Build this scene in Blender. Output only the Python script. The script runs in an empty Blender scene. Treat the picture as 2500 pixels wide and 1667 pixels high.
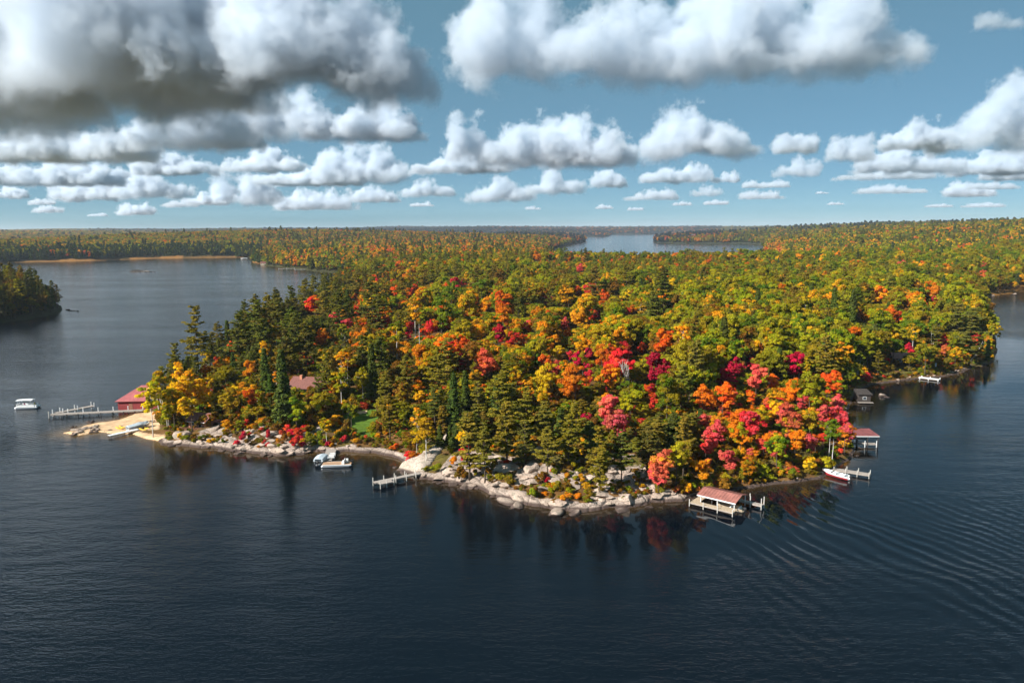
import bpy, math, random, time
import numpy as np
from mathutils import Vector, Matrix
T0 = time.time()
S = bpy.context.scene
C = S.collection

# ------------------------------------------------------------------ camera, sky, sun, exposure
CAM_H, FPX = 52.0, 1806.0
PITCH, ROLL = math.radians(8.61), math.radians(0.516)
_fw = Vector((0, math.cos(PITCH), -math.sin(PITCH)))
_r0, _u0 = Vector((1, 0, 0)), Vector((0, math.sin(PITCH), math.cos(PITCH)))
_rt = _r0 * math.cos(ROLL) - _u0 * math.sin(ROLL)
_up = _u0 * math.cos(ROLL) + _r0 * math.sin(ROLL)
cam = bpy.data.cameras.new('camera')
cam.sensor_width = 36; cam.lens = FPX / 2500 * 36; cam.clip_start = 1; cam.clip_end = 200000
cam_o = bpy.data.objects.new('camera', cam); C.objects.link(cam_o)
cam_o.matrix_world = Matrix((( _rt.x, _up.x, -_fw.x, 0), (_rt.y, _up.y, -_fw.y, 0), (_rt.z, _up.z, -_fw.z, CAM_H), (0, 0, 0, 1)))
S.camera = cam_o

SUN_DIR = Vector((-0.70, -0.43, 0.57)).normalized()
W = bpy.data.worlds.new('World'); S.world = W; W.use_nodes = True
wt = W.node_tree; bg = wt.nodes['Background']
sky = wt.nodes.new('ShaderNodeTexSky'); sky.sky_type = 'NISHITA'; sky.sun_disc = False
sky.sun_elevation = math.asin(SUN_DIR.z); sky.sun_rotation = math.atan2(SUN_DIR.x, SUN_DIR.y)
sky.altitude = 3000; sky.air_density = 0.75; sky.dust_density = 0.0; sky.ozone_density = 9.0
tint = wt.nodes.new('ShaderNodeMix'); tint.data_type = 'RGBA'; tint.blend_type = 'MULTIPLY'; tint.inputs[0].default_value = 1.0; tint.inputs[7].default_value = (.50, .50, .41, 1)
veil = wt.nodes.new('ShaderNodeMix'); veil.data_type = 'RGBA'; veil.blend_type = 'ADD'; veil.inputs[0].default_value = 1.0; veil.inputs[7].default_value = (.95, 1.95, 2.30, 1)   # even high haze
wt.links.new(sky.outputs[0], tint.inputs[6]); wt.links.new(tint.outputs[2], veil.inputs[6]); wt.links.new(veil.outputs[2], bg.inputs[0]); bg.inputs[1].default_value = 0.052
W.cycles.sampling_method = 'MANUAL'; W.cycles.sample_map_resolution = 256
sl = bpy.data.lights.new('sun', 'SUN'); sl.energy = 4.2; sl.angle = math.radians(0.5); sl.color = (1.0, 0.96, 0.90)
so = bpy.data.objects.new('sun', sl); C.objects.link(so); so.location = (-300, -150, 400)
so.rotation_euler = SUN_DIR.to_track_quat('Z', 'Y').to_euler()
S.view_settings.view_transform = 'Standard'; S.view_settings.look = 'None'
S.view_settings.gamma = 1; S.view_settings.use_curve_mapping = False; S.view_settings.exposure = 1.05
cy = S.cycles
cy.max_bounces = 12; cy.diffuse_bounces = 4; cy.glossy_bounces = 2; cy.transmission_bounces = 3
cy.transparent_max_bounces = 16; cy.volume_bounces = 6; cy.use_denoising = True
cy.volume_step_rate = 5; cy.volume_max_steps = 160; cy.caustics_reflective = False; cy.caustics_refractive = False
cy.sample_clamp_indirect = 4; cy.use_adaptive_sampling = True; cy.adaptive_threshold = 0.02

# ------------------------------------------------------------------ helpers
def at(px, py, z=0.0):
    """photo pixel -> point of the plane at height z"""
    d = _fw + _rt * ((px - 1250) / FPX) + _up * ((833.5 - py) / FPX)
    k = (z - CAM_H) / d.z
    return Vector((d.x * k, d.y * k, z))
def project(P):
    P = np.asarray(P, float); q = P - np.array([0, 0, CAM_H])
    dep = q @ np.array(_fw)
    return 1250 + FPX * (q @ np.array(_rt)) / dep, 833.5 - FPX * (q @ np.array(_up)) / dep, dep
rng = np.random.default_rng(11)
random.seed(5)

def hash2(ix, iy, seed):
    h = (ix.astype(np.int64) * 374761393 + iy.astype(np.int64) * 668265263 + seed * 1442695041) & 0xffffffff
    h = ((h ^ (h >> 13)) * 1274126177) & 0xffffffff
    return ((h ^ (h >> 16)) & 0xffff) / 65535.0
def vnoise(x, y, seed=0):
    ix, iy = np.floor(x), np.floor(y); fx, fy = x - ix, y - iy
    fx = fx * fx * (3 - 2 * fx); fy = fy * fy * (3 - 2 * fy)
    a, b = hash2(ix, iy, seed), hash2(ix + 1, iy, seed); c, d = hash2(ix, iy + 1, seed), hash2(ix + 1, iy + 1, seed)
    return (a * (1 - fx) + b * fx) * (1 - fy) + (c * (1 - fx) + d * fx) * fy
def fbm(x, y, seed=0, octv=4):
    v = 0; a = .5; s = 0
    for o in range(octv):
        v = v + a * vnoise(x, y, seed + o * 17); s += a; a *= .5; x = x * 2.03 + 11.3; y = y * 2.03 + 5.7
    return v / s
def sstep(a, b, x):
    t = np.clip((x - a) / (b - a), 0, 1); return t * t * (3 - 2 * t)

# --- mesh builder
class MB:
    def __init__(s): s.v = []; s.f = []
    def add(s, vs, fs):
        o = len(s.v); s.v += [tuple(p) for p in vs]; s.f += [tuple(i + o for i in f) for f in fs]; return s
    def box(s, x0, x1, y0, y1, z0, z1, M=None):
        vs = [Vector((x, y, z)) for z in (z0, z1) for y in (y0, y1) for x in (x0, x1)]
        if M: vs = [M @ p for p in vs]
        return s.add(vs, [(0, 2, 3, 1), (4, 5, 7, 6), (0, 1, 5, 4), (2, 6, 7, 3), (0, 4, 6, 2), (1, 3, 7, 5)])
    def bar(s, a, b, w, h=None):
        a, b = Vector(a), Vector(b); h = h or w; d = (b - a).normalized()
        sd = d.cross(Vector((0, 0, 1))); sd = sd.normalized() if sd.length > 1e-4 else Vector((1, 0, 0)); u = sd.cross(d)
        vs = [p + sd * i * w / 2 + u * j * h / 2 for p in (a, b) for i, j in ((-1, -1), (1, -1), (1, 1), (-1, 1))]
        return s.add(vs, [(0, 1, 2, 3)[::-1], (4, 5, 6, 7), (0, 1, 5, 4), (1, 2, 6, 5), (2, 3, 7, 6), (3, 0, 4, 7)])
    def tube(s, pts, rad, n=6, cap=True):
        pts = [Vector(p) for p in pts]; o = len(s.v); N = len(pts)
        for i, p in enumerate(pts):
            d = (pts[min(i + 1, N - 1)] - pts[max(i - 1, 0)]).normalized()
            sd = d.cross(Vector((0.13, 0.97, 0.2))).normalized(); u = sd.cross(d)
            for k in range(n):
                t = 2 * math.pi * k / n; s.v.append(tuple(p + (sd * math.cos(t) + u * math.sin(t)) * rad[i]))
        for i in range(N - 1):
            for k in range(n):
                a = o + i * n + k; b = o + i * n + (k + 1) % n; s.f.append((a, b, b + n, a + n))
        if cap: s.f.append(tuple(o + k for k in range(n))[::-1]); s.f.append(tuple(o + (N - 1) * n + k for k in range(n)))
        return s
    def loft(s, rings, closed=True, caps=True):
        o = len(s.v); n = len(rings[0])
        for r in rings: s.v += [tuple(p) for p in r]
        for i in range(len(rings) - 1):
            for k in range(n if closed else n - 1):
                a = o + i * n + k; b = o + i * n + (k + 1) % n; s.f.append((a, b, b + n, a + n))
        if caps: s.f.append(tuple(o + k for k in range(n))[::-1]); s.f.append(tuple(o + (len(rings) - 1) * n + k for k in range(n)))
        return s
    def mesh(s, name, mat, smooth=False):
        me = bpy.data.meshes.new(name); me.from_pydata(s.v, [], s.f)
        if mat: me.materials.append(mat)
        if smooth: me.polygons.foreach_set('use_smooth', [True] * len(me.polygons))
        me.update(); return me
    def obj(s, name, mat, parent=None, smooth=False, M=None):
        o = bpy.data.objects.new(name, s.mesh(name, mat, smooth)); C.objects.link(o)
        if parent: o.parent = parent
        if M: o.matrix_world = M
        return o
def tag(o, label=None, cat=None, group=None, kind=None):
    for k, v in (('label', label), ('category', cat), ('group', group), ('kind', kind)):
        if v: o[k] = v
    return o
def empty(name, loc=(0, 0, 0), rz=0, label=None, cat=None, group=None):
    o = bpy.data.objects.new(name, None); C.objects.link(o); o.location = loc; o.rotation_euler = (0, 0, rz)
    o.empty_display_size = .3
    return tag(o, label, cat, group)
def npmesh(name, V, F, mat, smooth=False, fattr=None, pattr=None):
    """V (n,3), F (m,4) quads or (m,3) tris"""
    me = bpy.data.meshes.new(name); k = F.shape[1]
    me.vertices.add(len(V)); me.vertices.foreach_set('co', np.asarray(V, np.float32).ravel())
    me.loops.add(F.size); me.loops.foreach_set('vertex_index', np.asarray(F, np.int32).ravel())
    me.polygons.add(len(F)); me.polygons.foreach_set('loop_start', np.arange(0, F.size, k, dtype=np.int32))
    if smooth: me.polygons.foreach_set('use_smooth', np.ones(len(F), bool))
    me.update(calc_edges=True); me.validate()
    for nm, a in (fattr or {}).items():
        me.attributes.new(nm, 'FLOAT', 'FACE').data.foreach_set('value', np.asarray(a, np.float32))
    for nm, a in (pattr or {}).items():
        a = np.asarray(a, np.float32)
        if a.ndim == 1: me.attributes.new(nm, 'FLOAT', 'POINT').data.foreach_set('value', a)
        else:
            if a.shape[1] == 3: a = np.c_[a, np.ones(len(a), np.float32)]
            me.attributes.new(nm, 'FLOAT_COLOR', 'POINT').data.foreach_set('color', a.astype(np.float32).ravel())
    if mat: me.materials.append(mat)
    return me

# ------------------------------------------------------------------ materials
class NT:
    def __init__(s, name):
        s.m = bpy.data.materials.new(name); s.m.use_nodes = True; s.t = s.m.node_tree; s.t.nodes.clear()
        s.out = s.t.nodes.new('ShaderNodeOutputMaterial')
    def n(s, typ, **kw):
        n = s.t.nodes.new('ShaderNode' + typ)
        for k, v in kw.items():
            if k.startswith('i_'):
                key = k[2:].replace('_', ' '); key = int(key) if key.isdigit() else key
                if isinstance(v, bpy.types.NodeSocket): s.t.links.new(v, n.inputs[key])
                else: n.inputs[key].default_value = v
            else: setattr(n, k, v)
        return n
    def l(s, a, b): s.t.links.new(a, b)
    def math(s, op, a, b=0.0, c=0.0):
        n = s.t.nodes.new('ShaderNodeMath'); n.operation = op
        for i, x in enumerate((a, b, c)):
            if isinstance(x, (int, float)): n.inputs[i].default_value = x
            else: s.l(x, n.inputs[i])
        return n.outputs[0]
    def mix(s, f, a, b, typ='MIX'):
        n = s.t.nodes.new('ShaderNodeMix'); n.data_type = 'RGBA'; n.blend_type = typ
        for i, x in ((0, f), (6, a), (7, b)):
            if isinstance(x, bpy.types.NodeSocket): s.l(x, n.inputs[i])
            else: n.inputs[i].default_value = x if i == 0 else (tuple(x) + (1,))[:4]
        return n.outputs[2]
    def noise(s, scale, detail=4, rough=.55, vec=None):
        n = s.n('TexNoise', i_Scale=scale, i_Detail=detail, i_Roughness=rough)
        if vec: s.l(vec, n.inputs['Vector'])
        return n.outputs[0]
    def rng(s, x, a, b, c=0.0, d=1.0):
        n = s.n('MapRange', i_0=x, i_1=a, i_2=b, i_3=c, i_4=d); return n.outputs[0]
def pbr(name, col, rough=.6, metal=0.0, var=.18, scale=1.5, bump=0.0, spec=.4, coat=0.0):
    t = NT(name); tc = t.n('TexCoord').outputs['Object']
    nz = t.noise(scale, 5, .6, tc); f = t.rng(nz, .3, .7, 1 - var, 1 + var)
    b = t.n('BsdfPrincipled', i_Roughness=rough, i_Metallic=metal)
    b.inputs['Specular IOR Level'].default_value = spec; b.inputs['Coat Weight'].default_value = coat
    vm = t.n('VectorMath', operation='SCALE', i_0=col[:3]); t.l(f, vm.inputs['Scale']); t.l(vm.outputs[0], b.inputs['Base Color'])
    if bump: t.l(t.n('Bump', i_Strength=bump, i_Distance=.05, i_Height=nz).outputs[0], b.inputs['Normal'])
    t.l(b.outputs[0], t.out.inputs[0]); return t.m
MAT = {}
def foliage(name, trans=.35):
    t = NT(name)
    a = t.n('Attribute', attribute_type='INSTANCER', attribute_name='tcol').outputs['Color']
    b = t.n('Attribute', attribute_type='INSTANCER', attribute_name='tcol2').outputs['Color']
    v = t.n('Attribute', attribute_type='GEOMETRY', attribute_name='var').outputs['Fac']
    lv = t.n('Attribute', attribute_type='GEOMETRY', attribute_name='lv').outputs['Fac']
    c = t.mix(t.rng(v, .35, .65), a, b)
    s = t.n('VectorMath', operation='SCALE', i_0=c); t.l(t.rng(lv, 0, 1, .72, 1.28), s.inputs['Scale'])
    d = t.n('BsdfDiffuse', i_Color=s.outputs[0]); tr = t.n('BsdfTranslucent', i_Color=s.outputs[0])
    m = t.n('MixShader', i_0=trans); t.l(d.outputs[0], m.inputs[1]); t.l(tr.outputs[0], m.inputs[2])
    t.l(m.outputs[0], t.out.inputs[0]); return t.m
MAT['leaf'] = foliage('foliage', .42); MAT['needle'] = foliage('needles', .22)
MAT['bark'] = pbr('bark', (.10, .075, .055), .9, var=.4, scale=4, spec=.1)
MAT['birch'] = pbr('birch_bark', (.62, .57, .50), .8, var=.3, scale=3, spec=.15)
MAT['dead'] = pbr('weathered_wood', (.45, .40, .36), .9, var=.25, scale=3, spec=.1)
MAT['dock'] = pbr('dock_boards', (.36, .31, .27), .85, var=.3, scale=2.5, spec=.15)
MAT['dock2'] = pbr('tan_boards', (.46, .36, .25), .85, var=.25, scale=2.5, spec=.15)
MAT['post'] = pbr('pale_posts', (.60, .56, .50), .8, var=.2, scale=3, spec=.15)
MAT['white'] = pbr('white_paint', (.80, .80, .78), .45, var=.05)
MAT['alu'] = pbr('aluminium', (.62, .63, .65), .35, .6, var=.1)
MAT['black'] = pbr('black_plastic', (.02, .02, .022), .4)
MAT['red'] = pbr('red_siding', (.30, .045, .045), .75, var=.15)
MAT['redroof'] = pbr('red_metal_roof', (.36, .10, .10), .55, var=.22, scale=.9)
MAT['pinkroof'] = pbr('faded_red_metal', (.34, .135, .105), .55, var=.3, scale=.9)
MAT['brownroof'] = pbr('brown_shingles', (.19, .075, .058), .85, var=.35, scale=3)
MAT['brick'] = pbr('brick_siding', (.52, .21, .12), .8, var=.2, scale=4)
MAT['redwood'] = pbr('redwood_deck', (.30, .13, .08), .8, var=.25, scale=3)
MAT['glass'] = pbr('window_glass', (.03, .04, .05), .08, var=.02, spec=.8)
MAT['teal'] = pbr('teal_metal', (.10, .22, .22), .5)
MAT['dark'] = pbr('dark_timber', (.05, .04, .035), .85, var=.3)
MAT['cover'] = pbr('blue_grey_cover', (.48, .54, .58), .7, var=.12)
MAT['carpet'] = pbr('tan_boat_deck', (.42, .24, .13), .85, var=.15)
MAT['beige'] = pbr('beige_hull', (.50, .40, .28), .5, var=.1)
MAT['redhull'] = pbr('red_hull', (.42, .03, .04), .3, var=.08, coat=.3)
MAT['yellow'] = pbr('yellow_plastic', (.72, .45, .04), .4, var=.08)
MAT['blue'] = pbr('blue_gelcoat', (.06, .12, .26), .3)
MAT['skin'] = pbr('skin', (.50, .30, .22), .6, var=.05)
MAT['magenta'] = pbr('magenta_cloth', (.42, .03, .15), .85); MAT['navy'] = pbr('navy_cloth', (.03, .035, .07), .85)
MAT['yellowcloth'] = pbr('yellow_cloth', (.65, .55, .15), .85)
MAT['pane'] = MAT['glass']
def rock_mat(name, col, col2):
    t = NT(name); g = t.n('NewGeometry').outputs['Position']
    n1 = t.noise(.35, 6, .6, g); n2 = t.noise(2.6, 6, .65, g); n3 = t.noise(.9, 3, .5, g)
    c = t.mix(t.rng(n1, .38, .62), col, col2)
    c = t.mix(t.rng(n2, .50, .64, 0, .75), c, (.15, .12, .10))
    c = t.mix(t.rng(n3, .56, .68, 0, .7), c, (.30, .27, .20))
    z = t.n('SeparateXYZ', i_0=g).outputs[2]
    zz = t.math('ADD', z, t.math('MULTIPLY', n2, .5))
    c = t.mix(t.rng(zz, .62, .95, .9, 0), c, (.055, .035, .03))
    b = t.n('BsdfPrincipled', i_Base_Color=c, i_Roughness=.85); b.inputs['Specular IOR Level'].default_value = .2
    t.l(t.n('Bump', i_Strength=.8, i_Distance=.25, i_Height=n2).outputs[0], b.inputs['Normal'])
    t.l(b.outputs[0], t.out.inputs[0]); return t.m
MAT['rock'] = rock_mat('granite', (.56, .43, .34), (.38, .29, .225))
MAT['rockdark'] = rock_mat('dark_granite', (.30, .24, .20), (.20, .16, .13))
# ------------------------------------------------------------------ lakes and land
def poly(*pts):
    out = []
    for p in pts:
        if p[0] == 'w': out.append((p[1], p[2]))
        else: q = at(p[0], p[1]); out.append((q.x, q.y))
    return np.array(out)
LAKES = [
 poly(('w', -4000, -3000), ('w', 4000, -3000), ('w', 4000, 260), (3300, 800), (2800, 722), (2500, 711), (2474, 716), (2430, 719), (2402, 728),
  (2408, 745), (2422, 790), (2440, 850), (2434, 879), (2416, 890), (2374, 896), (2336, 910), (2295, 920), (2240, 923), (2193, 931), (2128, 941),
  (2097, 957), (2085, 985), (2062, 1030), (2078, 1070), (2092, 1100), (2084, 1126), (2056, 1137), (2019, 1151), (2002, 1171), (1916, 1179),
  (1850, 1187), (1765, 1202), (1706, 1219), (1676, 1225), (1605, 1229), (1602, 1235), (1560, 1241), (1498, 1240), (1450, 1248), (1408, 1246), (1360, 1249),
  (1325, 1243), (1275, 1234), (1233, 1217), (1195, 1208), (1169, 1191), (1126, 1183), (1063, 1174), (1024, 1168), (995, 1154), (969, 1147), (990, 1132), (969, 1122),
  (926, 1115), (911, 1109), (855, 1101), (830, 1105), (791, 1102), (768, 1104), (745, 1111), (669, 1113), (600, 1105), (567, 1099), (478, 1090), (404, 1083),
  (400, 1072), (332, 1059), (264, 1060), (240, 1056), (191, 1063), (165, 1057), (200, 1044), (213, 1038), (295, 1023), (332, 1012), (352, 1001),
  ('w', -110, 224), ('w', -112, 250), ('w', -120, 300), ('w', -126, 350), ('w', -128, 420), ('w', -136, 520), ('w', -150, 640), ('w', -178, 780),
  (868, 668), (800, 664), (720, 657), (660, 650), (638, 649), (620, 640), (611, 628), (500, 630), (390, 631), (180, 638), (30, 641), (-300, 655), ('w', -4000, 1250)),
 poly((1380, 652), (1330, 628), (1345, 612), (1372, 602), (1431, 590), (1425, 585), (1350, 582), (1360, 578), (1480, 578), (1492, 573), (1700, 571), (1800, 572), (1850, 574), (1780, 579),
  (1690, 581), (1600, 586), (1594, 590), (1604, 594), (1700, 595), (1830, 595), (1880, 600), (1868, 605), (1872, 621), (1945, 631), (2010, 643), (1950, 660), (1600, 664)),
 poly((750, 601), (880, 598), (890, 580), (760, 582)),
 poly((1105, 594), (1200, 592), (1205, 574), (1115, 575)),
]
ISLES = [poly((-260, 812), (-120, 803), (0, 792), (90, 779), (147, 767), (161, 755), (150, 742), (100, 726), (0, 714), (-150, 706), (-300, 708)),
         poly((326, 664), (352, 663), (378, 664), (366, 661), (340, 661))]
EDG = []
for p in LAKES + ISLES:
    EDG.append(np.c_[p, np.roll(p, -1, 0)])
EDG = np.concatenate(EDG)
def inside(p, x, y):
    r = np.zeros(x.shape, bool); n = len(p)
    for i in range(n):
        x0, y0 = p[i]; x1, y1 = p[(i + 1) % n]
        if y0 == y1: continue
        c = (y0 > y) != (y1 > y)
        r ^= c & (x < (x1 - x0) * (y - y0) / (y1 - y0) + x0)
    return r
def sdist(x, y, wob=1.0):
    x = np.asarray(x, float); y = np.asarray(y, float)
    D = np.hypot(x, y); a = np.clip(D / 160, .8, 8) * wob
    x = x + a * 1.6 * (vnoise(x / (3.1 * a), y / (3.1 * a), 3) - .5) + a * 2.2 * (vnoise(x / (9 * a), y / (9 * a), 5) - .5)
    y = y + a * 1.6 * (vnoise(x / (3.1 * a), y / (3.1 * a), 4) - .5) + a * 2.2 * (vnoise(x / (9 * a), y / (9 * a), 6) - .5)
    d2 = np.full(x.shape, 1e18)
    for x0, y0, x1, y1 in EDG:
        ex, ey = x1 - x0, y1 - y0; L = ex * ex + ey * ey + 1e-9
        t = np.clip(((x - x0) * ex + (y - y0) * ey) / L, 0, 1)
        np.minimum(d2, (x - x0 - t * ex) ** 2 + (y - y0 - t * ey) ** 2, out=d2)
    w = np.zeros(x.shape, bool)
    for p in LAKES: w |= inside(p, x, y)
    for p in ISLES: w &= ~inside(p, x, y)
    return np.where(w, -1, 1) * np.sqrt(d2)
LAWN = poly((838, 1034), (870, 1026), (921, 1023), (932, 1040), (918, 1066), (900, 1087), (876, 1083), (860, 1070), (838, 1066))
BEACH = poly((170, 1058), (215, 1040), (296, 1024), (338, 1010), (360, 1000), (392, 1020), (392, 1052), (335, 1056), (262, 1057), (236, 1054))
def gauss(x, y, c, r): return np.exp(-((x - c[0]) ** 2 + (y - c[1]) ** 2) / (r * r))
_lc, _bc = LAWN.mean(0), at(330, 1030)
def height(x, y, sd=None, detail=True):
    x = np.asarray(x, float); y = np.asarray(y, float)
    if sd is None: sd = sdist(x, y)
    s = np.maximum(sd, 0); D = np.hypot(x, y)
    low = 1 - .72 * gauss(x, y, _lc, 17) - .93 * gauss(x, y, _bc, 30)
    low = np.clip(low, .05, 1)
    h = (.85 - .5 * sstep(30, 42, x) * sstep(420, 330, D)) * sstep(-.3, 1.0, sd) * np.clip(low * 1.1, .12, 1) + low * 8.5 * (1 - np.exp(-s / 40))
    h += low * 2.0 * (fbm(x / 22, y / 22, 21, 3) - .5) * sstep(3, 16, s)
    near = sstep(420, 260, D)
    if detail: h += near * low * 1.5 * (fbm(x / 4.5, y / 4.5, 31, 3) - .45) * sstep(.3, 3, s) * sstep(26, 14, s)
    # farther land and hills
    az = x / np.maximum(y, 1)
    far = sstep(380, 1000, D)
    h += far * (5 * fbm(x / 160, y / 160, 41, 3)) * (1 - np.exp(-s / 60))
    hill = (24 + 40 * np.clip(az - .30, 0, .8)) * sstep(650, 2300, D) * sstep(.16, .50, az) * (1 - np.exp(-s / 260))
    hill *= .82 + .36 * fbm(x / 420, y / 420, 51, 3)
    h += hill * sstep(9000, 4500, D)
    ridge = sstep(2600, 5200, D) * (4 + 14 * sstep(.1, -.1, az) + 52 * fbm(x / 1500, y / 1100, 61, 4) ** 1.5 + 26 * sstep(5200, 12000, D)) * (1 - np.exp(-s / 350))
    h += ridge * sstep(.75, .2, az)
    dh = 30 * np.exp(-((x + 700) / 620) ** 2 - ((D - 2450) / 420) ** 2) ; h += dh * (1 - np.exp(-s / 100))
    return np.where(sd < 0, np.maximum(-.25 + sd * .22, -5), h)

# --- terrain sheet
th = np.radians(np.linspace(-47, 47, 590))
rr = np.concatenate([np.arange(96, 122, 3.0), np.arange(122, 300, .62), 300 * np.exp(np.arange(0, 4.35, .026))])
TH, RR = np.meshgrid(th, rr)
gx, gy = RR * np.sin(TH), RR * np.cos(TH)
gsd = sdist(gx.ravel(), gy.ravel()); gxf, gyf = gx.ravel(), gy.ravel()
gz = height(gxf, gyf, gsd)
gpx, gpy, gdep = project(np.c_[gxf, gyf, gz])
gD = np.hypot(gxf, gyf)
nz1 = fbm(gxf / 6, gyf / 6, 71, 4); nz2 = fbm(gxf / 2.2, gyf / 2.2, 77, 3)
floor_c = np.array([.085, .055, .022]) * (1 - nz2[:, None]) + np.array([.20, .095, .028]) * nz2[:, None]
moss = sstep(.5, .62, nz1)[:, None]; floor_c = floor_c * (1 - .6 * moss) + np.array([.10, .105, .02]) * .6 * moss
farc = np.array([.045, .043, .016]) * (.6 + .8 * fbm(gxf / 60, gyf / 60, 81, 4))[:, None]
farc = farc * (1 - .45 * sstep(1800, 3200, gD)[:, None]) + np.array([.008, .022, .028]) * sstep(1800, 3200, gD)[:, None]  # distant ground turns blue: haze tone put into its colour
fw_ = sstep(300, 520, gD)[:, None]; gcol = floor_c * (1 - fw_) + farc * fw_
# bare granite: broad on the point, a narrow rim elsewhere
rockw = .7 + .9 * sstep(1700, 1640, gpx) + 12 * sstep(440, 520, gpx) * sstep(800, 760, gpx) * sstep(1000, 1060, gpy) + 13 * sstep(1060, 1120, gpx) * sstep(1660, 1600, gpx)
rock = sstep(rockw * 1.05, rockw * .65, gsd) * sstep(.43, .53, nz1 + .5 * sstep(2.5, .5, gsd)) * (gsd > -3) * sstep(420, 330, gD)
sand = (inside(BEACH, gxf, gyf) | ((gauss(gxf, gyf, _bc, 24) > .35) & (gsd < 2.5) & (gpx < 402))).astype(float)
rock *= 1 - sand
isle2 = (gD > 850) & (gD < 1150) & (gpx > 300) & (gpx < 400) & (gpy > 655)
marsh = ((gD > 900) & ~isle2 & (gpx < 640) & (gsd < 18) & (gpy > 600) & (gpy < 660)) | ((gpx > 2420) & (gpy < 730) & (gsd < 22) & (gD < 900))
gcol = np.where(marsh[:, None], np.array([.24, .115, .03]) * (.7 + .6 * nz1[:, None]), gcol)
gcol = np.where(isle2[:, None], np.array([.05, .042, .035]), gcol)
gcol = gcol * (1 - sand[:, None]) + np.array([.68, .45, .26]) * (.8 + .35 * nz2[:, None]) * sand[:, None]
nA = len(th); nR = len(rr)
ii, jj = np.meshgrid(np.arange(nR - 1), np.arange(nA - 1), indexing='ij'); a = (ii * nA + jj).ravel()
GF = np.c_[a, a + 1, a + nA + 1, a + nA]
def ground_mat():
    t = NT('ground'); g = t.n('NewGeometry').outputs['Position']
    c = t.n('Attribute', attribute_name='gcol').outputs['Color']; rk = t.n('Attribute', attribute_name='rock').outputs['Fac']
    n1 = t.noise(.5, 6, .65, g); n2 = t.noise(3.0, 5, .6, g); n0 = t.noise(.22, 5, .6, g)
    s = t.n('VectorMath', operation='SCALE', i_0=c); t.l(t.rng(n1, .3, .7, .7, 1.3), s.inputs['Scale'])
    rc = t.mix(t.rng(n0, .4, .6), (.50, .39, .32), (.34, .27, .22)); rc = t.mix(t.rng(n2, .47, .62, 0, .8), rc, (.15, .11, .085))
    vo = t.n('TexVoronoi', feature='DISTANCE_TO_EDGE', i_Scale=.33, i_Vector=t.n('VectorMath', operation='ADD', i_0=g, i_1=t.n('TexNoise', i_Scale=.6, i_Detail=3).outputs[1]).outputs[0])
    rc = t.mix(t.rng(vo.outputs[0], .0, .035, .7, 0), rc, (.06, .05, .04))
    z = t.n('SeparateXYZ', i_0=g).outputs[2]; zz = t.math('ADD', z, t.math('MULTIPLY', n2, .5))
    rc = t.mix(t.rng(zz, .62, .95, .9, 0), rc, (.055, .035, .03))
    rr_ = t.math('ADD', rk, t.math('MULTIPLY', t.math('SUBTRACT', n1, .5), .9))
    c2 = t.mix(t.rng(rr_, .40, .58), s.outputs[0], rc)
    b = t.n('BsdfPrincipled', i_Base_Color=c2, i_Roughness=.92); b.inputs['Specular IOR Level'].default_value = .12
    h = t.math('ADD', n2, t.math('MULTIPLY', t.rng(vo.outputs[0], 0, .12), rk))
    t.l(t.n('Bump', i_Strength=.7, i_Distance=.3, i_Height=h).outputs[0], b.inputs['Normal'])
    t.l(b.outputs[0], t.out.inputs[0]); return t.m
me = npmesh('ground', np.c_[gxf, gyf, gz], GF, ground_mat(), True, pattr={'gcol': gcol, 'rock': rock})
ground = bpy.data.objects.new('ground', me); C.objects.link(ground)
tag(ground, 'wooded lakeshore ground with granite rim and sandy spit', None, kind='structure')
_gzg = gz.reshape(nR, nA)
def gz_at(x, y): return float(height(np.array([x]), np.array([y]))[0])

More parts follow.
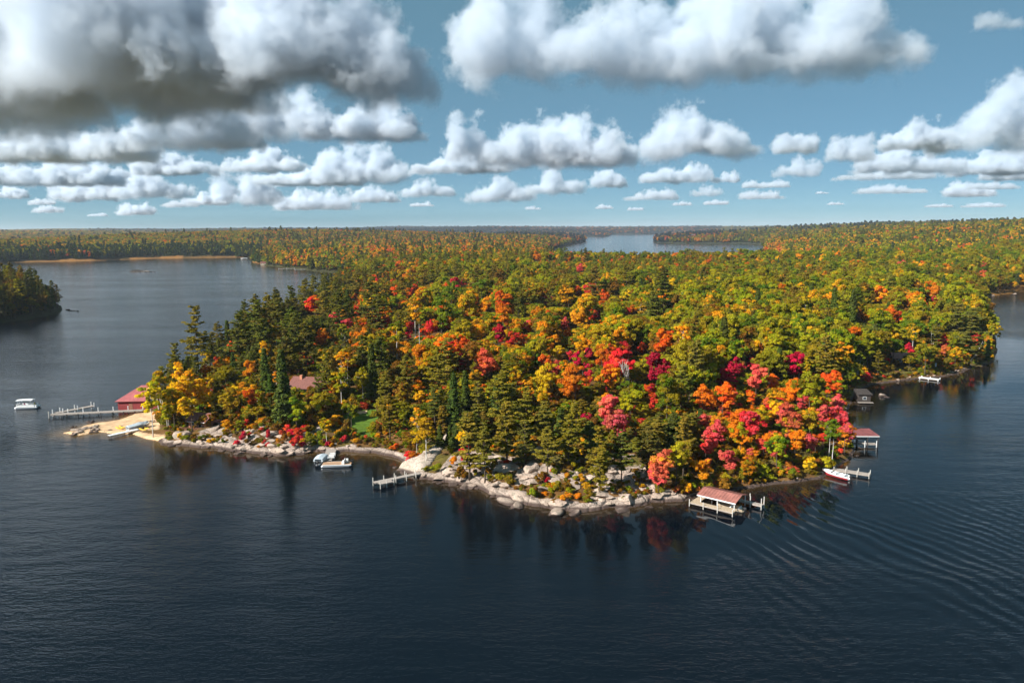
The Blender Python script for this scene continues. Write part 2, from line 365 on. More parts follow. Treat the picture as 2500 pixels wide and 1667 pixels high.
# --- lake water
def water_mat():
    t = NT('lake_water'); g = t.n('NewGeometry').outputs['Position']
    sh = t.n('Attribute', attribute_name='shallow').outputs['Fac']; calm = t.n('Attribute', attribute_name='calm').outputs['Fac']
    wk = t.n('Attribute', attribute_name='wake').outputs['Fac']; wk2 = t.n('Attribute', attribute_name='wake_trail').outputs['Fac']
    def mapped(sx, sy, rz):
        return t.n('Mapping', i_Vector=g, i_Scale=(sx, sy, 1), i_Rotation=(0, 0, math.radians(rz))).outputs[0]
    r1 = t.noise(1.0, 3, .6, mapped(.55, 1.5, 12)); r2 = t.noise(1.0, 3, .55, mapped(1.6, 3.4, -9)); r3 = t.noise(1.0, 2, .5, mapped(.10, .26, 8))
    gust = t.rng(t.noise(1.0, 3, .55, mapped(.006, .022, 10)), .35, .65, .55, 1.25)
    def train(nx, ny, lam, warp):
        d = t.n('VectorMath', operation='DOT_PRODUCT', i_0=g, i_1=(nx, ny, 0)).outputs['Value']
        d = t.math('ADD', d, t.math('MULTIPLY', t.noise(1.0, 2, .5, mapped(.035, .035, 0)), warp))
        return t.math('SINE', t.math('MULTIPLY', d, 2 * math.pi / lam))
    w1 = t.math('MULTIPLY', t.math('MULTIPLY', train(.94, .34, 2.9, 14.0), t.rng(t.noise(1.0, 3, .6, mapped(.07, .03, 20)), .35, .65, .15, 1.45)), wk); w2 = t.math('MULTIPLY', train(-.62, .78, 2.0, 2.0), wk2)
    rip = t.math('ADD', t.math('MULTIPLY', r1, .30), t.math('MULTIPLY', r2, .10)); rip = t.math('ADD', rip, t.math('MULTIPLY', r3, .6))
    rip = t.math('MULTIPLY', rip, t.math('MULTIPLY', gust, t.math('SUBTRACT', 1.0, calm)))
    h = t.math('ADD', rip, t.math('ADD', t.math('MULTIPLY', w1, .075), t.math('MULTIPLY', w2, .10)))
    bp = t.n('Bump', i_Strength=1.0, i_Distance=.42, i_Height=h)
    col = t.mix(sh, (.0014, .004, .0075), (.16, .09, .025))
    b = t.n('BsdfPrincipled', i_Base_Color=col, i_IOR=1.333); b.inputs['Specular IOR Level'].default_value = .30
    t.l(t.rng(calm, 0, 1, .10, .03), b.inputs['Roughness'])
    t.l(bp.outputs[0], b.inputs['Normal']); t.l(b.outputs[0], t.out.inputs[0]); return t.m
wth = np.radians(np.linspace(-180, 180, 361)); wr = np.concatenate([[0.5], np.arange(20, 96, 4), np.arange(96, 300, 3.0), 300 * np.exp(np.arange(0, 5.0, .06))])
WT, WR = np.meshgrid(wth, wr); wx, wy = (WR * np.sin(WT)).ravel(), (WR * np.cos(WT)).ravel()
fr = (np.abs(WT.ravel()) < 1.0)
wsd = np.full(wx.shape, -60.0); wsd[fr] = sdist(wx[fr], wy[fr])
shal = np.exp(np.minimum(wsd, 0) / 2.2) * np.clip(.30 + .9 * (gauss(wx, wy, _bc, 34)) + .35 * gauss(wx, wy, at(880, 1108), 14), 0, 1)
bay = at(2330, 960); lee = at(1850, 1250); lee2 = at(1500, 1260)
calm = np.clip(.92 * gauss(wx, wy, (bay.x + 10, bay.y + 20), 75) + .85 * gauss(wx, wy, lee, 36) + .50 * gauss(wx, wy, lee2, 50) + .50 * gauss(wx, wy, at(900, 1150), 48), 0, .95)
calm = np.maximum(calm, .92 * np.exp(np.minimum(wsd, 0) / 34) * (np.hypot(wx, wy) < 420) * sstep(-125, -70, wx))
calm *= 1 - .75 * sstep(1320, 1420, project(np.c_[wx, wy, 0 * wx])[1]) * fr
wc = at(2260, 1440); wake = np.clip(1.25 * np.exp(-((wx - wc.x) / 34) ** 2 - ((wy - wc.y) / 42) ** 2), 0, 1) * sstep(12, 42, wx)
lk = at(20, 1080); wtr = np.clip(1.2 * np.exp(-((wx - lk.x) / 9) ** 2 - ((wy - lk.y) / 22) ** 2), 0, 1)
k = len(wth); ii, jj = np.meshgrid(np.arange(len(wr) - 1), np.arange(k - 1), indexing='ij'); a = (ii * k + jj).ravel()
me = npmesh('lake_water', np.c_[wx, wy, 0 * wx], np.c_[a, a + 1, a + k + 1, a + k], water_mat(), True, pattr={'shallow': shal, 'calm': calm, 'wake': wake, 'wake_trail': wtr})
water = bpy.data.objects.new('lake_water', me); C.objects.link(water); tag(water, 'dark rippled lake water round the wooded island', None, kind='structure')

# --- lawns draped on the ground
def drape(name, P, mat, step, dz, label):
    x0, y0 = P.min(0); x1, y1 = P.max(0); xs = np.arange(x0, x1 + step, step); ys = np.arange(y0, y1 + step, step)
    X, Y = np.meshgrid(xs, ys); ins = inside(P, X.ravel() + .5 * (vnoise(X.ravel() / 1.5, Y.ravel() / 1.5, 9) - .5), Y.ravel())
    sd = sdist(X.ravel(), Y.ravel()); Z = height(X.ravel(), Y.ravel(), sd) + dz
    n = len(xs); i, j = np.meshgrid(np.arange(len(ys) - 1), np.arange(n - 1), indexing='ij'); a = (i * n + j).ravel()
    F = np.c_[a, a + 1, a + n + 1, a + n]; F = F[ins[F].all(1) & (sd[F] > .3).all(1)]
    o = bpy.data.objects.new(name, npmesh(name, np.c_[X.ravel(), Y.ravel(), Z], F, mat, True)); C.objects.link(o)
    return tag(o, label, None, kind='structure')
MAT['grass'] = pbr('mown_grass', (.085, .145, .018), .95, var=.35, scale=.8, bump=.4, spec=.1)
MAT['sandm'] = pbr('sand', (.70, .50, .31), .95, var=.10, scale=.7, bump=.2, spec=.1)
drape('lawn', LAWN, MAT['grass'], .5, .10, 'bright green mown lawn above the pontoon dock')
drape('small_lawn', poly((2250, 905), (2262, 899), (2290, 894), (2298, 903), (2280, 909), (2256, 912)), MAT['grass'], .7, .12, 'small green lawn strip by the far stony shore')
drape('sandy_path', poly((842, 1030), (868, 1027), (898, 1026), (897, 1030), (868, 1032), (846, 1034)), MAT['sandm'], .4, .14, 'pale sand strip at the back of the lawn')
print('land', time.time() - T0)
# ------------------------------------------------------------------ tree meshes (shared by the copies)
def quads(P, N, size, asp, r):
    n = len(P); N = N / np.linalg.norm(N, axis=1, keepdims=True)
    t = r.normal(size=(n, 3)); t -= (t * N).sum(1, keepdims=True) * N; t /= np.linalg.norm(t, axis=1, keepdims=True)
    b = np.cross(N, t); s = size[:, None]; A = asp
    V = np.stack([P - t * s * A - b * s, P + t * s * A - b * s * .8, P + t * s * A * .9 + b * s, P - t * s * A * 1.1 + b * s * .9], 1)
    return V.reshape(-1, 3), np.arange(4 * n).reshape(n, 4)
def unit(r, n):
    d = r.normal(size=(n, 3)); return d / np.linalg.norm(d, axis=1, keepdims=True)
def crown_broad(seed, H=13., W=8., cb=.30, ncl=34, nl=110, ls=.17, mat='leaf', airy=1.0, narrow=0.0, lobes=11):
    r = np.random.default_rng(seed); zc = H * (cb + 1) / 2; hz = H * (1 - cb) / 2
    Ps, Ns, vs = [], [], []
    lb = []
    for i in range(lobes):
        d = unit(r, 1)[0]; d[2] = d[2] * .9 + .12; rad = r.uniform(.45, 1) ** .6 if i else .2
        w = W / 2 * (1 - narrow * max(d[2], 0)) * (1 - .2 * max(-d[2], 0))
        lb.append((np.array([d[0] * w * rad * .72, d[1] * w * rad * .72, zc + d[2] * hz * rad * .78]), W * r.uniform(.15, .27), r.uniform()))
    per = max(2, int(ncl * 2.0 / lobes)); m0 = max(4, int(nl * .5))
    for c0, R0, cv in lb:
        for k in range(per):
            d = unit(r, 1)[0]; d[2] = d[2] if d[2] > -.5 else -d[2]
            c = c0 + d * R0 * np.array([1, 1, .85]) * r.uniform(.55, 1.12); rc = W * r.uniform(.055, .115) * airy
            m = int(m0 * r.uniform(.6, 1.4)) + 1; q = unit(r, m); q[:, 2] = np.where(q[:, 2] < -.4, -q[:, 2], q[:, 2])
            Ps.append(c + q * np.array([rc, rc, rc * .8]) * r.uniform(.55, 1.15, (m, 1)))
            Ns.append(q * .8 + d * .6 + .62 * r.normal(size=(m, 3)) + np.array([0, 0, .2]))
            vs.append(np.clip(cv + .16 * r.normal() + .08 * r.normal(size=m), 0, 1))
    P = np.concatenate(Ps); N = np.concatenate(Ns); v = np.concatenate(vs)
    V, F = quads(P, N, ls * r.uniform(.7, 1.4, len(P)), 1.0, r)
    return npmesh('crown', V, F, MAT[mat], fattr={'var': v, 'lv': r.uniform(size=len(P))})
def crown_pine(seed, H=20., W=9., cb=.32, ls=.19, dens=1.0, droop=0.0, cone=.55, flat=.42, step=1.15, nb=(4, 6), cl=1.0):
    r = np.random.default_rng(seed); Ps, Ns, vs = [], [], []
    z = H * cb
    while z < H * .985:
        t = (z / H - cb) / (1 - cb)
        prof = (min(1, .55 + 2.2 * t) * r.uniform(.6, 1.1) if cone < .8 else 1) * (1 - t) ** cone
        for k in range(r.integers(*nb)):
            L = W / 2 * prof * (r.uniform(.35, 1.2) if cone < .8 else r.uniform(.6, 1.1)) + .25; az = r.uniform(0, 2 * math.pi)
            nC = max(2, int(L * 1.5 * cl)); rise = (.28 - droop) * L * (.4 + t)
            for j in range(nC):
                s = .30 + .70 * (j + r.uniform(.2, .9)) / nC
                side = r.normal() * .16 * L
                c = np.array([math.cos(az) * L * s - math.sin(az) * side, math.sin(az) * L * s + math.cos(az) * side, z + rise * s * s + r.normal() * .08])
                rc = (.30 + .16 * L ** .6) * r.uniform(.8, 1.25) * (1.15 - .35 * t)
                m = int(24 * dens * r.uniform(.8, 1.3)); q = unit(r, m); q[:, 2] = np.abs(q[:, 2]) * 1.0 - .18
                Ps.append(c + q * np.array([rc, rc, rc * flat]) * r.uniform(.6, 1.1, (m, 1)))
                Ns.append(q * .6 + np.array([math.cos(az) * .25, math.sin(az) * .25, .55]) + .55 * r.normal(size=(m, 3)))
                vs.append(np.clip(r.uniform() + .1 * r.normal(size=m), 0, 1))
        z += step * r.uniform(.75, 1.3) * (1 - .35 * t)
    P = np.concatenate(Ps); N = np.concatenate(Ns); v = np.concatenate(vs)
    V, F = quads(P, N, ls * r.uniform(.6, 1.3, len(P)), 1.5, r)
    return npmesh('crown', V, F, MAT['needle'], fattr={'var': v, 'lv': r.uniform(size=len(P))})
def trunk_mesh(seed, H, r0, mat, stems=1, limbs=8, cb=.3, lean=.03, W=8., up=.55, topf=.92):
    r = np.random.default_rng(seed); mb = MB()
    for s in range(stems):
        off = Vector((r.normal() * .35, r.normal() * .35, 0)) if stems > 1 else Vector((0, 0, 0))
        ln = Vector((r.normal() * (lean + (.05 if stems > 1 else 0)), r.normal() * (lean + (.05 if stems > 1 else 0)), 0))
        pts = []; 
        for i in range(8):
            t = i / 7 * topf; pts.append(off + ln * t * H + Vector((r.normal() * .05, r.normal() * .05, 0)) * t * 3 + Vector((0, 0, t * H - (.4 if i == 0 else 0))))
        mb.tube(pts, [r0 * (1.25 if i == 0 else 1 - .88 * i / 7) for i in range(8)], 6)
        for k in range(limbs):
            t = r.uniform(cb, .88); b = pts[0].lerp(pts[-1], t / topf) if t < topf else pts[-1]
            i0 = int(t / topf * 7); fr = t / topf * 7 - i0; b = pts[min(i0, 6)].lerp(pts[min(i0 + 1, 7)], fr)
            az = r.uniform(0, 6.28); L = W * .40 * (1.05 - t) * r.uniform(.7, 1.2) + .5
            e = b + Vector((math.cos(az) * L, math.sin(az) * L, L * up)); m_ = b.lerp(e, .5) + Vector((0, 0, -.06 * L))
            rb = r0 * .38 * (1.1 - t)
            mb.tube([b, m_, e], [rb, rb * .7, rb * .25], 5)
    return mb.mesh('trunk', mat, True)
def bare_mesh(seed, H, mat, spread=.5, depth=4):
    r = np.random.default_rng(seed); mb = MB()
    def br(p, d, L, rad, lev):
        e = p + d * L; m_ = p.lerp(e, .5) + Vector(r.normal(size=3)) * L * .05
        mb.tube([p, m_, e], [rad, rad * .85, rad * .62], 5 if lev < 2 else 4)
        if lev >= depth: return
        for k in range(3 if lev < 3 else 2):
            dd = (d + Vector(r.normal(size=3)) * spread + Vector((0, 0, .18))).normalized(); br(p.lerp(e, r.uniform(.55, 1)), dd, L * r.uniform(.55, .78), rad * .58, lev + 1)
    br(Vector((0, 0, -.3)), Vector((0, 0, 1)), H * .40, H * .014, 0)
    return mb.mesh('trunk', mat, True)

# kinds: list of (crown mesh, trunk mesh, nominal H, nominal W)
def K_broad(i): 
    Hh, Ww = [(13, 8.5), (14, 7.5), (12, 9), (15, 8), (13, 7)][i]
    return crown_broad(100 + i, Hh, Ww, .24, 40, 190, ls=.125, lobes=9 + 2 * i), trunk_mesh(200 + i, Hh, .20, MAT['bark'], 1, 9, .3, .03, Ww), Hh, Ww
def K_maple(i):
    Hh, Ww = [(12, 8), (13, 7), (11, 8), (12.5, 6.5)][i]
    return crown_broad(300 + i, Hh, Ww, .18, 44, 190, ls=.125, narrow=.3, lobes=[8, 12, 15, 10][i]), trunk_mesh(320 + i, Hh, .17, MAT['bark'], 1 + (i == 2), 10, .25, .03, Ww), Hh, Ww
def K_birch(i):
    Hh, Ww = [(14, 5.5), (15, 6), (13, 6.5)][i]
    return crown_broad(400 + i, Hh, Ww, .28, 46, 110, ls=.11, airy=.85, narrow=.35, lobes=13), trunk_mesh(420 + i, Hh, .14, MAT['birch'], [1, 2, 3][i], 9, .35, .015, Ww, .7, .74), Hh, Ww
def K_pine(i):
    Hh, Ww = [(21, 9), (19, 8), (23, 10), (17, 8.5)][i]
    return crown_pine(500 + i, Hh, Ww, [.26, .20, .32, .16][i], dens=1.9, ls=.135), trunk_mesh(520 + i, Hh, .26, MAT['bark'], 1, 12, .3, .015, Ww, .2, .97), Hh, Ww
def K_spruce(i):
    Hh, Ww = [(14, 4.6), (16, 4.2), (12, 5.2)][i]
    return crown_pine(600 + i, Hh, Ww, .06, droop=.42, cone=1.0, flat=.5, step=.62, nb=(6, 9), cl=1.3, dens=1.4, ls=.14), trunk_mesh(620 + i, Hh, .16, MAT['bark'], 1, 4, .2, .01, 3, .0, .97), Hh, Ww
def K_shrub(i):
    Hh, Ww = [(2.6, 3.4), (2.0, 3.0), (3.2, 3.0)][i]
    return crown_broad(700 + i, Hh, Ww, .02, 18, 60, ls=.11, airy=1.3, lobes=6), trunk_mesh(720 + i, Hh, .05, MAT['bark'], 3, 3, .2, .08, Ww, .8, .8), Hh, Ww
KIND = {'broadleaf_tree': [K_broad(i) for i in range(5)], 'maple_tree': [K_maple(i) for i in range(4)], 'birch_tree': [K_birch(i) for i in range(3)],
        'pine_tree': [K_pine(i) for i in range(4)], 'spruce_tree': [K_spruce(i) for i in range(3)], 'shrub': [K_shrub(i) for i in range(3)]}
# small crowns for distant trees
FAR = {'broad': [crown_broad(800 + i, 14, 8.5, .12, 16, 16, ls=.60, lobes=6) for i in range(3)],
       'pine': [crown_pine(810 + i, 15, 7.5, .10, ls=.6, dens=.22, step=2.0, cl=.5) for i in range(2)],
       'spruce': [crown_pine(820 + i, 14, 4.8, .04, ls=.5, dens=.22, droop=.3, cone=1., step=1.5, cl=.5) for i in range(1)]}
print('meshes', time.time() - T0, sum(len(k[0].polygons) for v in KIND.values() for k in v))

# colours: (main, second)
COL = {
 'red': ((.72, .040, .045), (.74, .12, .04)), 'pink': ((.78, .11, .12), (.76, .20, .12)), 'crimson': ((.58, .018, .065), (.62, .05, .06)), 'dark crimson': ((.34, .012, .03), (.46, .025, .05)),
 'red orange': ((.70, .12, .018), (.68, .20, .02)), 'orange': ((.74, .24, .014), (.70, .30, .018)), 'golden': ((.78, .42, .016), (.68, .36, .016)), 'yellow': ((.86, .58, .02), (.82, .48, .016)),
 'coral': ((.70, .15, .07), (.72, .24, .03)), 'olive': ((.32, .235, .016), (.23, .19, .016)), 'yellow green': ((.42, .36, .016), (.31, .31, .016)), 'green': ((.13, .185, .014), (.20, .225, .016)),
 'russet': ((.30, .14, .02), (.22, .13, .016)), 'pine': ((.175, .155, .02), (.25, .195, .022)), 'dark pine': ((.098, .108, .02), (.155, .14, .022)), 'blue green': ((.055, .085, .030), (.085, .11, .03)),
 'far blue': ((.030, .050, .055), (.045, .065, .062)), 'brown pine': ((.22, .145, .024), (.16, .12, .02)), 'fir': ((.07, .095, .02), (.105, .125, .02)),  # blue of the far crowns: haze put into the colour, cools bounce under clouds
}
DEC = ('red', 'pink', 'crimson', 'dark crimson', 'red orange', 'orange', 'coral')
KI = {'p': 'pine_tree', 's': 'spruce_tree', 'b': 'birch_tree', 'l': 'broadleaf_tree', 'm': 'maple_tree', 'h': 'shrub'}
CC = {'R': 'red', 'P': 'pink', 'C': 'crimson', 'D': 'dark crimson', 'A': 'red orange', 'O': 'orange', 'G': 'golden', 'Y': 'yellow', 'K': 'coral', 'o': 'olive', 'y': 'yellow green',
      'g': 'green', 'r': 'russet', 'p': 'pine', 'd': 'dark pine', 'b': 'blue green', 'F': 'far blue', 'n': 'brown pine', 'f': 'fir'}
HERO = []
def heroes(ox, oy, sc, txt):
    for w in txt.split():
        kc, x, y, wd = w.split(','); HERO.append((KI[kc[0]], CC[kc[1]], ox + float(x) / sc, oy + float(y) / sc, float(wd) / sc))
heroes(300, 660, 4.612, '''pd,550,560,230 pd,800,500,220 pp,960,480,260 pd,1180,420,280 pp,1390,330,170 pd,1640,260,300 pd,1740,430,340 pd,1500,480,320 pp,2060,170,210 pp,2130,230,210
 pp,2250,260,220 pd,1300,620,340 pp,820,720,340 pd,560,760,250 pd,400,950,220 pd,230,1000,170 pd,1560,700,300 pd,1900,560,320 pd,2050,760,300 pd,1830,880,300
 mA,160,1190,130 mA,240,1050,100 mA,490,1080,160 mA,560,950,130 mR,1050,1020,90 mA,930,1150,120 mO,1220,860,140 mG,1130,1030,160 mO,1420,1120,160 mO,1440,1420,160 mO,730,1000,110
 mA,2160,400,150 mR,1890,180,70 mR,2100,1040,110 bY,300,1400,270 bG,420,1290,260 mY,680,1400,280 mY,850,1370,270 mY,560,1500,250 mY,760,1530,230 bY,1050,800,120 bY,980,1250,140
 bG,1720,720,130 bY,1600,900,130 bY,620,1120,170 bG,930,960,110 lo,1150,1200,250 lo,1200,1450,240 sf,1600,1150,140 sf,1800,1330,210 sf,1660,1300,130 lg,1950,1420,180''')
heroes(700, 600, 4.612, '''pp,230,380,190 pp,300,420,190 pd,430,430,170 pd,560,500,210 pd,590,640,330 pd,950,480,360 pd,1020,620,330 pp,780,320,200 pp,1300,380,220 pp,700,310,160 pp,1400,100,210
 pp,1550,280,230 pp,1900,180,220 pn,2150,250,250 pp,1620,230,200 pd,100,900,300 pd,80,600,260 pp,200,480,210 pp,1100,260,220 pp,1000,180,220 mA,300,680,170 mA,760,570,80 mA,1210,510,120
 mA,1420,530,150 mO,1540,580,270 mC,1900,450,120 mC,2000,420,90 mG,1270,330,90 mP,530,830,130 mP,680,880,120 mO,1010,830,110 mR,1110,870,120 mA,790,740,90 mR,1620,930,170 mO,1790,880,160
 mA,1570,970,120 mC,1400,900,110 mC,1370,1000,90 bG,1440,720,230 mG,2060,680,260 mO,2230,690,130 mG,2170,950,170 by,1230,950,200 mG,1230,1120,150 mG,1340,1200,180 bG,950,720,160
 mO,430,1000,160 mO,370,1060,140 by,640,1000,180 mK,2230,1380,230 mR,1960,1350,100 bG,2260,1130,150 lg,1740,770,300 lg,1240,620,160 lg,2200,500,250 lg,1850,560,220 lg,1690,550,150
 by,640,1300,230 by,850,1450,190 by,600,1480,220 pd,1050,1150,300 pd,850,1150,260 po,1800,1150,330 po,1700,1350,300 po,1350,1350,260 sf,960,1450,150'''.replace('po,', 'pp,'))
heroes(700, 800, 4.612, '''bG,1480,1000,190 bG,1560,1150,210 bY,1460,1190,150 mY,1040,1260,140 hY,1010,1390,120 lg,1250,1150,320 lg,1150,1350,250 mO,1480,680,140 mG,1510,770,130
 hA,1380,1440,130 mY,2010,1250,150 mC,1990,1410,150 pd,1660,760,220 pp,2050,1100,380 pp,2150,700,300 lo,600,1180,210 lo,330,1120,240 lg,100,900,240 pp,1100,600,250 pp,1150,850,260
 hR,40,1180,110 hR,170,1170,110 hR,90,1290,120 lg,720,950,160 lo,1300,700,200 pp,1750,950,200''')
heroes(1150, 600, 4.612, '''mO,390,640,210 mG,180,690,150 mO,370,800,220 mO,40,630,110 mG,80,980,150 mO,60,890,120 mR,310,1020,170 mP,650,900,120 mA,590,1060,130 mG,1100,580,230 mR,1200,510,100
 mR,1300,510,120 mA,1390,480,90 mG,1310,690,290 mG,1220,810,200 mA,1380,800,130 mC,1450,790,80 mA,1500,580,120 mY,1740,560,130 lr,1600,500,150 mR,1760,740,80 mO,1820,720,90 mP,1050,890,130
 mO,1090,970,90 mP,880,620,110 mP,1230,260,90 mO,740,140,100 mO,1150,110,150 mR,1210,130,60 lr,340,330,150 mO,2010,380,100 mY,2260,430,80 pn,1400,290,250 pp,1750,260,210 pd,2160,250,300
 pd,2050,560,380 pd,2170,440,300 pd,1640,50,90 pd,1290,60,110 pd,1190,70,80 pd,1060,40,100 pd,2160,60,120 pd,900,560,150 pd,540,650,180 pn,280,230,250 pp,640,480,200''')
heroes(1150, 800, 4.612, '''mY,850,640,310 mY,830,800,150 mY,990,300,150 mA,820,430,180 mK,950,470,180 mO,1110,470,200 mO,1150,650,330 mC,1260,380,230 mC,1100,310,90 mC,1320,300,120 mR,1320,560,120
 mR,1720,290,200 mR,1660,480,290 mA,1900,240,130 mA,1560,560,240 mD,2080,480,270 mC,2180,530,120 mC,2030,700,150 mR,2050,860,90 mO,2160,180,230 mO,2250,150,100 mP,1560,930,270 mK,1660,1080,260
 mP,1740,1040,120 mC,1300,1000,80 mY,1940,920,150 lr,1480,650,200 mK,160,420,270 mG,60,560,150 mO,550,740,110 ly,1800,830,220 lg,2220,720,250
 pp,620,790,300 pp,830,960,300 pd,600,1150,300 pp,860,1200,300 pp,1100,1110,330 pp,1180,950,250 pp,350,700,360 pp,400,1000,330 pp,150,1250,320 pp,1460,1300,330 pd,1700,1300,300 pd,2000,1250,320 pp,2100,1110,300 pd,1330,1170,240''')
heroes(1200, 1000, 3.36, '''pp,890,420,175 pp,670,640,150 sp,1540,560,140 mK,1400,480,230 mP,1370,540,150 hg,430,620,80 hr,400,560,90''')
heroes(1600, 850, 3.485, '''mC,620,240,180 mC,700,180,140 mC,830,150,90 mP,860,270,170 mO,990,300,130 mD,1170,160,190 mO,420,430,200 mO,580,430,180 mR,580,520,90 mO,540,650,140 mO,820,430,100
 mG,1050,450,170 mY,1010,540,120 mP,810,640,190 mO,730,740,200 mP,510,720,190 mP,430,830,170 mP,560,950,240 mA,650,1050,220 mO,790,1000,150 mO,400,1040,140 mK,1120,600,190 mK,1190,690,190 mO,1190,800,150
 mK,1250,460,120 mG,1320,610,160 mP,1460,560,150 mP,1560,610,150 mP,1620,720,150 mC,1590,830,150 mA,1470,290,180 mA,1390,270,110 mG,1640,400,220 mG,1680,530,130 lg,1040,830,190 bg,1500,720,150 lo,1320,380,250
 lg,100,420,260 hY,1280,975,170 ho,1430,970,210 hr,1040,1090,170 hr,1150,1090,150 ho,560,1130,200 ho,450,1130,180 hO,680,1130,160 ho,920,1050,150 sf,90,1080,200 pd,1650,240,260''')
heroes(2050, 700, 4.48, '''mA,430,80,180 mO,1000,70,180 mC,1000,150,120 mO,1040,220,110 mO,740,160,120 mR,780,680,110 mG,750,800,200 mR,1150,620,130 mK,1150,700,110 mR,1480,580,130 mG,1640,680,170 mO,1400,780,80
 bG,340,760,190 mR,300,990,60 mA,650,330,100 mO,230,320,90 mO,310,360,90 pd,1300,250,360 pd,1480,240,300 bY,1760,30,130 pd,1450,420,280 pd,1660,620,180 lg,950,720,200 pp,1050,460,180 lg,600,700,190''')

def place(px, py, hc):
    """ground points whose level + hc is seen at px, py"""
    px, py, hc = map(np.asarray, (px, py, hc)); d = np.array(_fw)[None] + ((px - 1250) / FPX)[:, None] * np.array(_rt) + ((833.5 - py) / FPX)[:, None] * np.array(_up)
    z = hc + 5.0
    for _ in range(9):
        k = (z - CAM_H) / d[:, 2]; x, y = d[:, 0] * k, d[:, 1] * k; sd = sdist(x, y); z = .5 * z + .5 * (np.maximum(height(x, y, sd), .2) + hc)
    return x, y, np.maximum(height(x, y, sd), .1), sd, k
CB = {'broadleaf_tree': .62, 'maple_tree': .60, 'birch_tree': .64, 'pine_tree': .62, 'spruce_tree': .5, 'shrub': .5}
TREES = []   # x y z kind col variant scale_w scale_h rot hero
hk = [h[0] for h in HERO]
var = [random.randrange(len(KIND[k])) for k in hk]
hpx, hpy, hw = (np.array([h[i] for h in HERO]) for i in (2, 3, 4))
hH = np.array([KIND[k][v][2] for k, v in zip(hk, var)]); hW = np.array([KIND[k][v][3] for k, v in zip(hk, var)]); cbv = np.array([CB[k] for k in hk])
sc = np.ones(len(HERO))
for _ in range(5):
    x, y, z, sd, dep = place(hpx, hpy, cbv * hH * sc)
    sc = .5 * sc + .5 * np.clip(hw * dep / FPX * 1.12 / hW, .38, 1.45)
for i in range(len(HERO)):
    if sd[i] < .3: 
        g = 2.5
        continue
    TREES.append([x[i], y[i], z[i], hk[i], HERO[i][1], var[i], sc[i], (min(sc[i], 1.2) * (1.0 if hpx[i] < 560 else .95 if hpx[i] < 700 and hpy[i] < 900 else .82) if hk[i] == 'pine_tree' else sc[i]) * random.uniform(.92, 1.08), random.uniform(0, 6.28), True])
print('heroes', len(HERO), 'kept', len(TREES), time.time() - T0)

# --- filling trees: palette by where they grow (photo pixel of the crown)
def pal(px, py, D, sdv, r):
    if px < 170 and 600 < py < 800 and 380 < D < 700: W_ = 'pd3 po2 pn2 lo2 lr1 mO.5 sf1'.split()
    elif D > 900 and px < 640:
        W_ = ('sf3 pb2 ly1' if sdv < 120 else 'ly6 lo3 lG2 mO1.1 mA.3 pd.4 lg1.5').split()
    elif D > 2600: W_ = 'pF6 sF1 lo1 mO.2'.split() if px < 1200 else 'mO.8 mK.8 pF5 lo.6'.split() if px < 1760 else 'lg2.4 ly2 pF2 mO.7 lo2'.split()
    elif D > 650 and px > 1800: W_ = 'lg4 ly4 lo2.5 pd.8 pb.5 mO.9 mG1.4 mK.35 sb.6'.split()
    elif D > 650 and px < 900: W_ = 'lg2 ly3 lo2 mO1.5 mG1.5 pd2.5 mR.3'.split()
    elif D > 650: W_ = 'pd1.6 pp1.2 ly2.4 lg2 lo2 mO1.5 mA.5 mG1.2 mK.5'.split()
    elif px < 860 and py < 900: W_ = 'pd6 pp4 lo1 bG.8 sf.5'.split()
    elif px < 620: W_ = 'bG3 mY2 lo2 mO1 pp1.5 hY1'.split()
    elif px < 1020 and py < 900: W_ = 'pp3 pd2 lo2 bG2 mO1.2 mA.5 lr.8 by1.2'.split()
    elif px < 1020: W_ = 'pp2.3 lo2.2 by2.4 lg1.6 pd1.2 sf.8 bG1.4 mO.4'.split()
    elif py > 930 and px < 1720: W_ = 'pp5 pd2 lo1.2 lg.6 mO.3 sf1'.split()
    elif py > 930: W_ = 'mO2.4 mG1.4 lo1.2 ly1 mK2 pp.6 mP1.2 mA1'.split()
    elif px < 1520 and py > 700: W_ = 'ly4.6 lo2.6 lg1.6 mG1.8 pp1 lr.8 mO.9 mA.4'.split()
    elif py > 700: W_ = 'ly5.5 lo3.4 lg2 pp1.2 bG1.2 by1.8 sf.5 lr.4 mO.5'.split()
    else: W_ = 'ly5 lg2.6 lo3 pp1.8 pd.8 lr.5 mO.6 mG.6'.split()
    w = np.array([float(q[2:]) for q in W_]); q = W_[r.choice(len(w), p=w / w.sum())]
    return KI[q[0]], CC[q[1]]
r = np.random.default_rng(77)
def scatter(x0, x1, y0, y1, s):
    xs = np.arange(x0, x1, s); ys = np.arange(y0, y1, s * .87); X, Y = np.meshgrid(xs, ys); X = X + (np.arange(len(ys)) % 2)[:, None] * s / 2
    X = X.ravel() + r.uniform(-.38, .38, X.size) * s; Y = Y.ravel() + r.uniform(-.38, .38, Y.size) * s
    return X, Y
X1, Y1 = scatter(-320, 420, 120, 460, 4.15); X2, Y2 = scatter(-620, 640, 460, 900, 5.8)
FX, FY = np.r_[X1, X2], np.r_[Y1, Y2]
m = np.abs(FX / FY) < .86; FX, FY = FX[m], FY[m]
fsd = sdist(FX, FY); fz = height(FX, FY, fsd); p_, q_, d_ = project(np.c_[FX, FY, fz])
shore = 1.7 + 9 * sstep(440, 500, p_) * sstep(800, 760, p_) * (q_ > 1000) + 10 * sstep(1060, 1130, p_) * sstep(1660, 1600, p_)
m = (fsd > shore) & ~inside(LAWN, FX, FY) & ~inside(BEACH, FX, FY) & (fsd > 1.4)
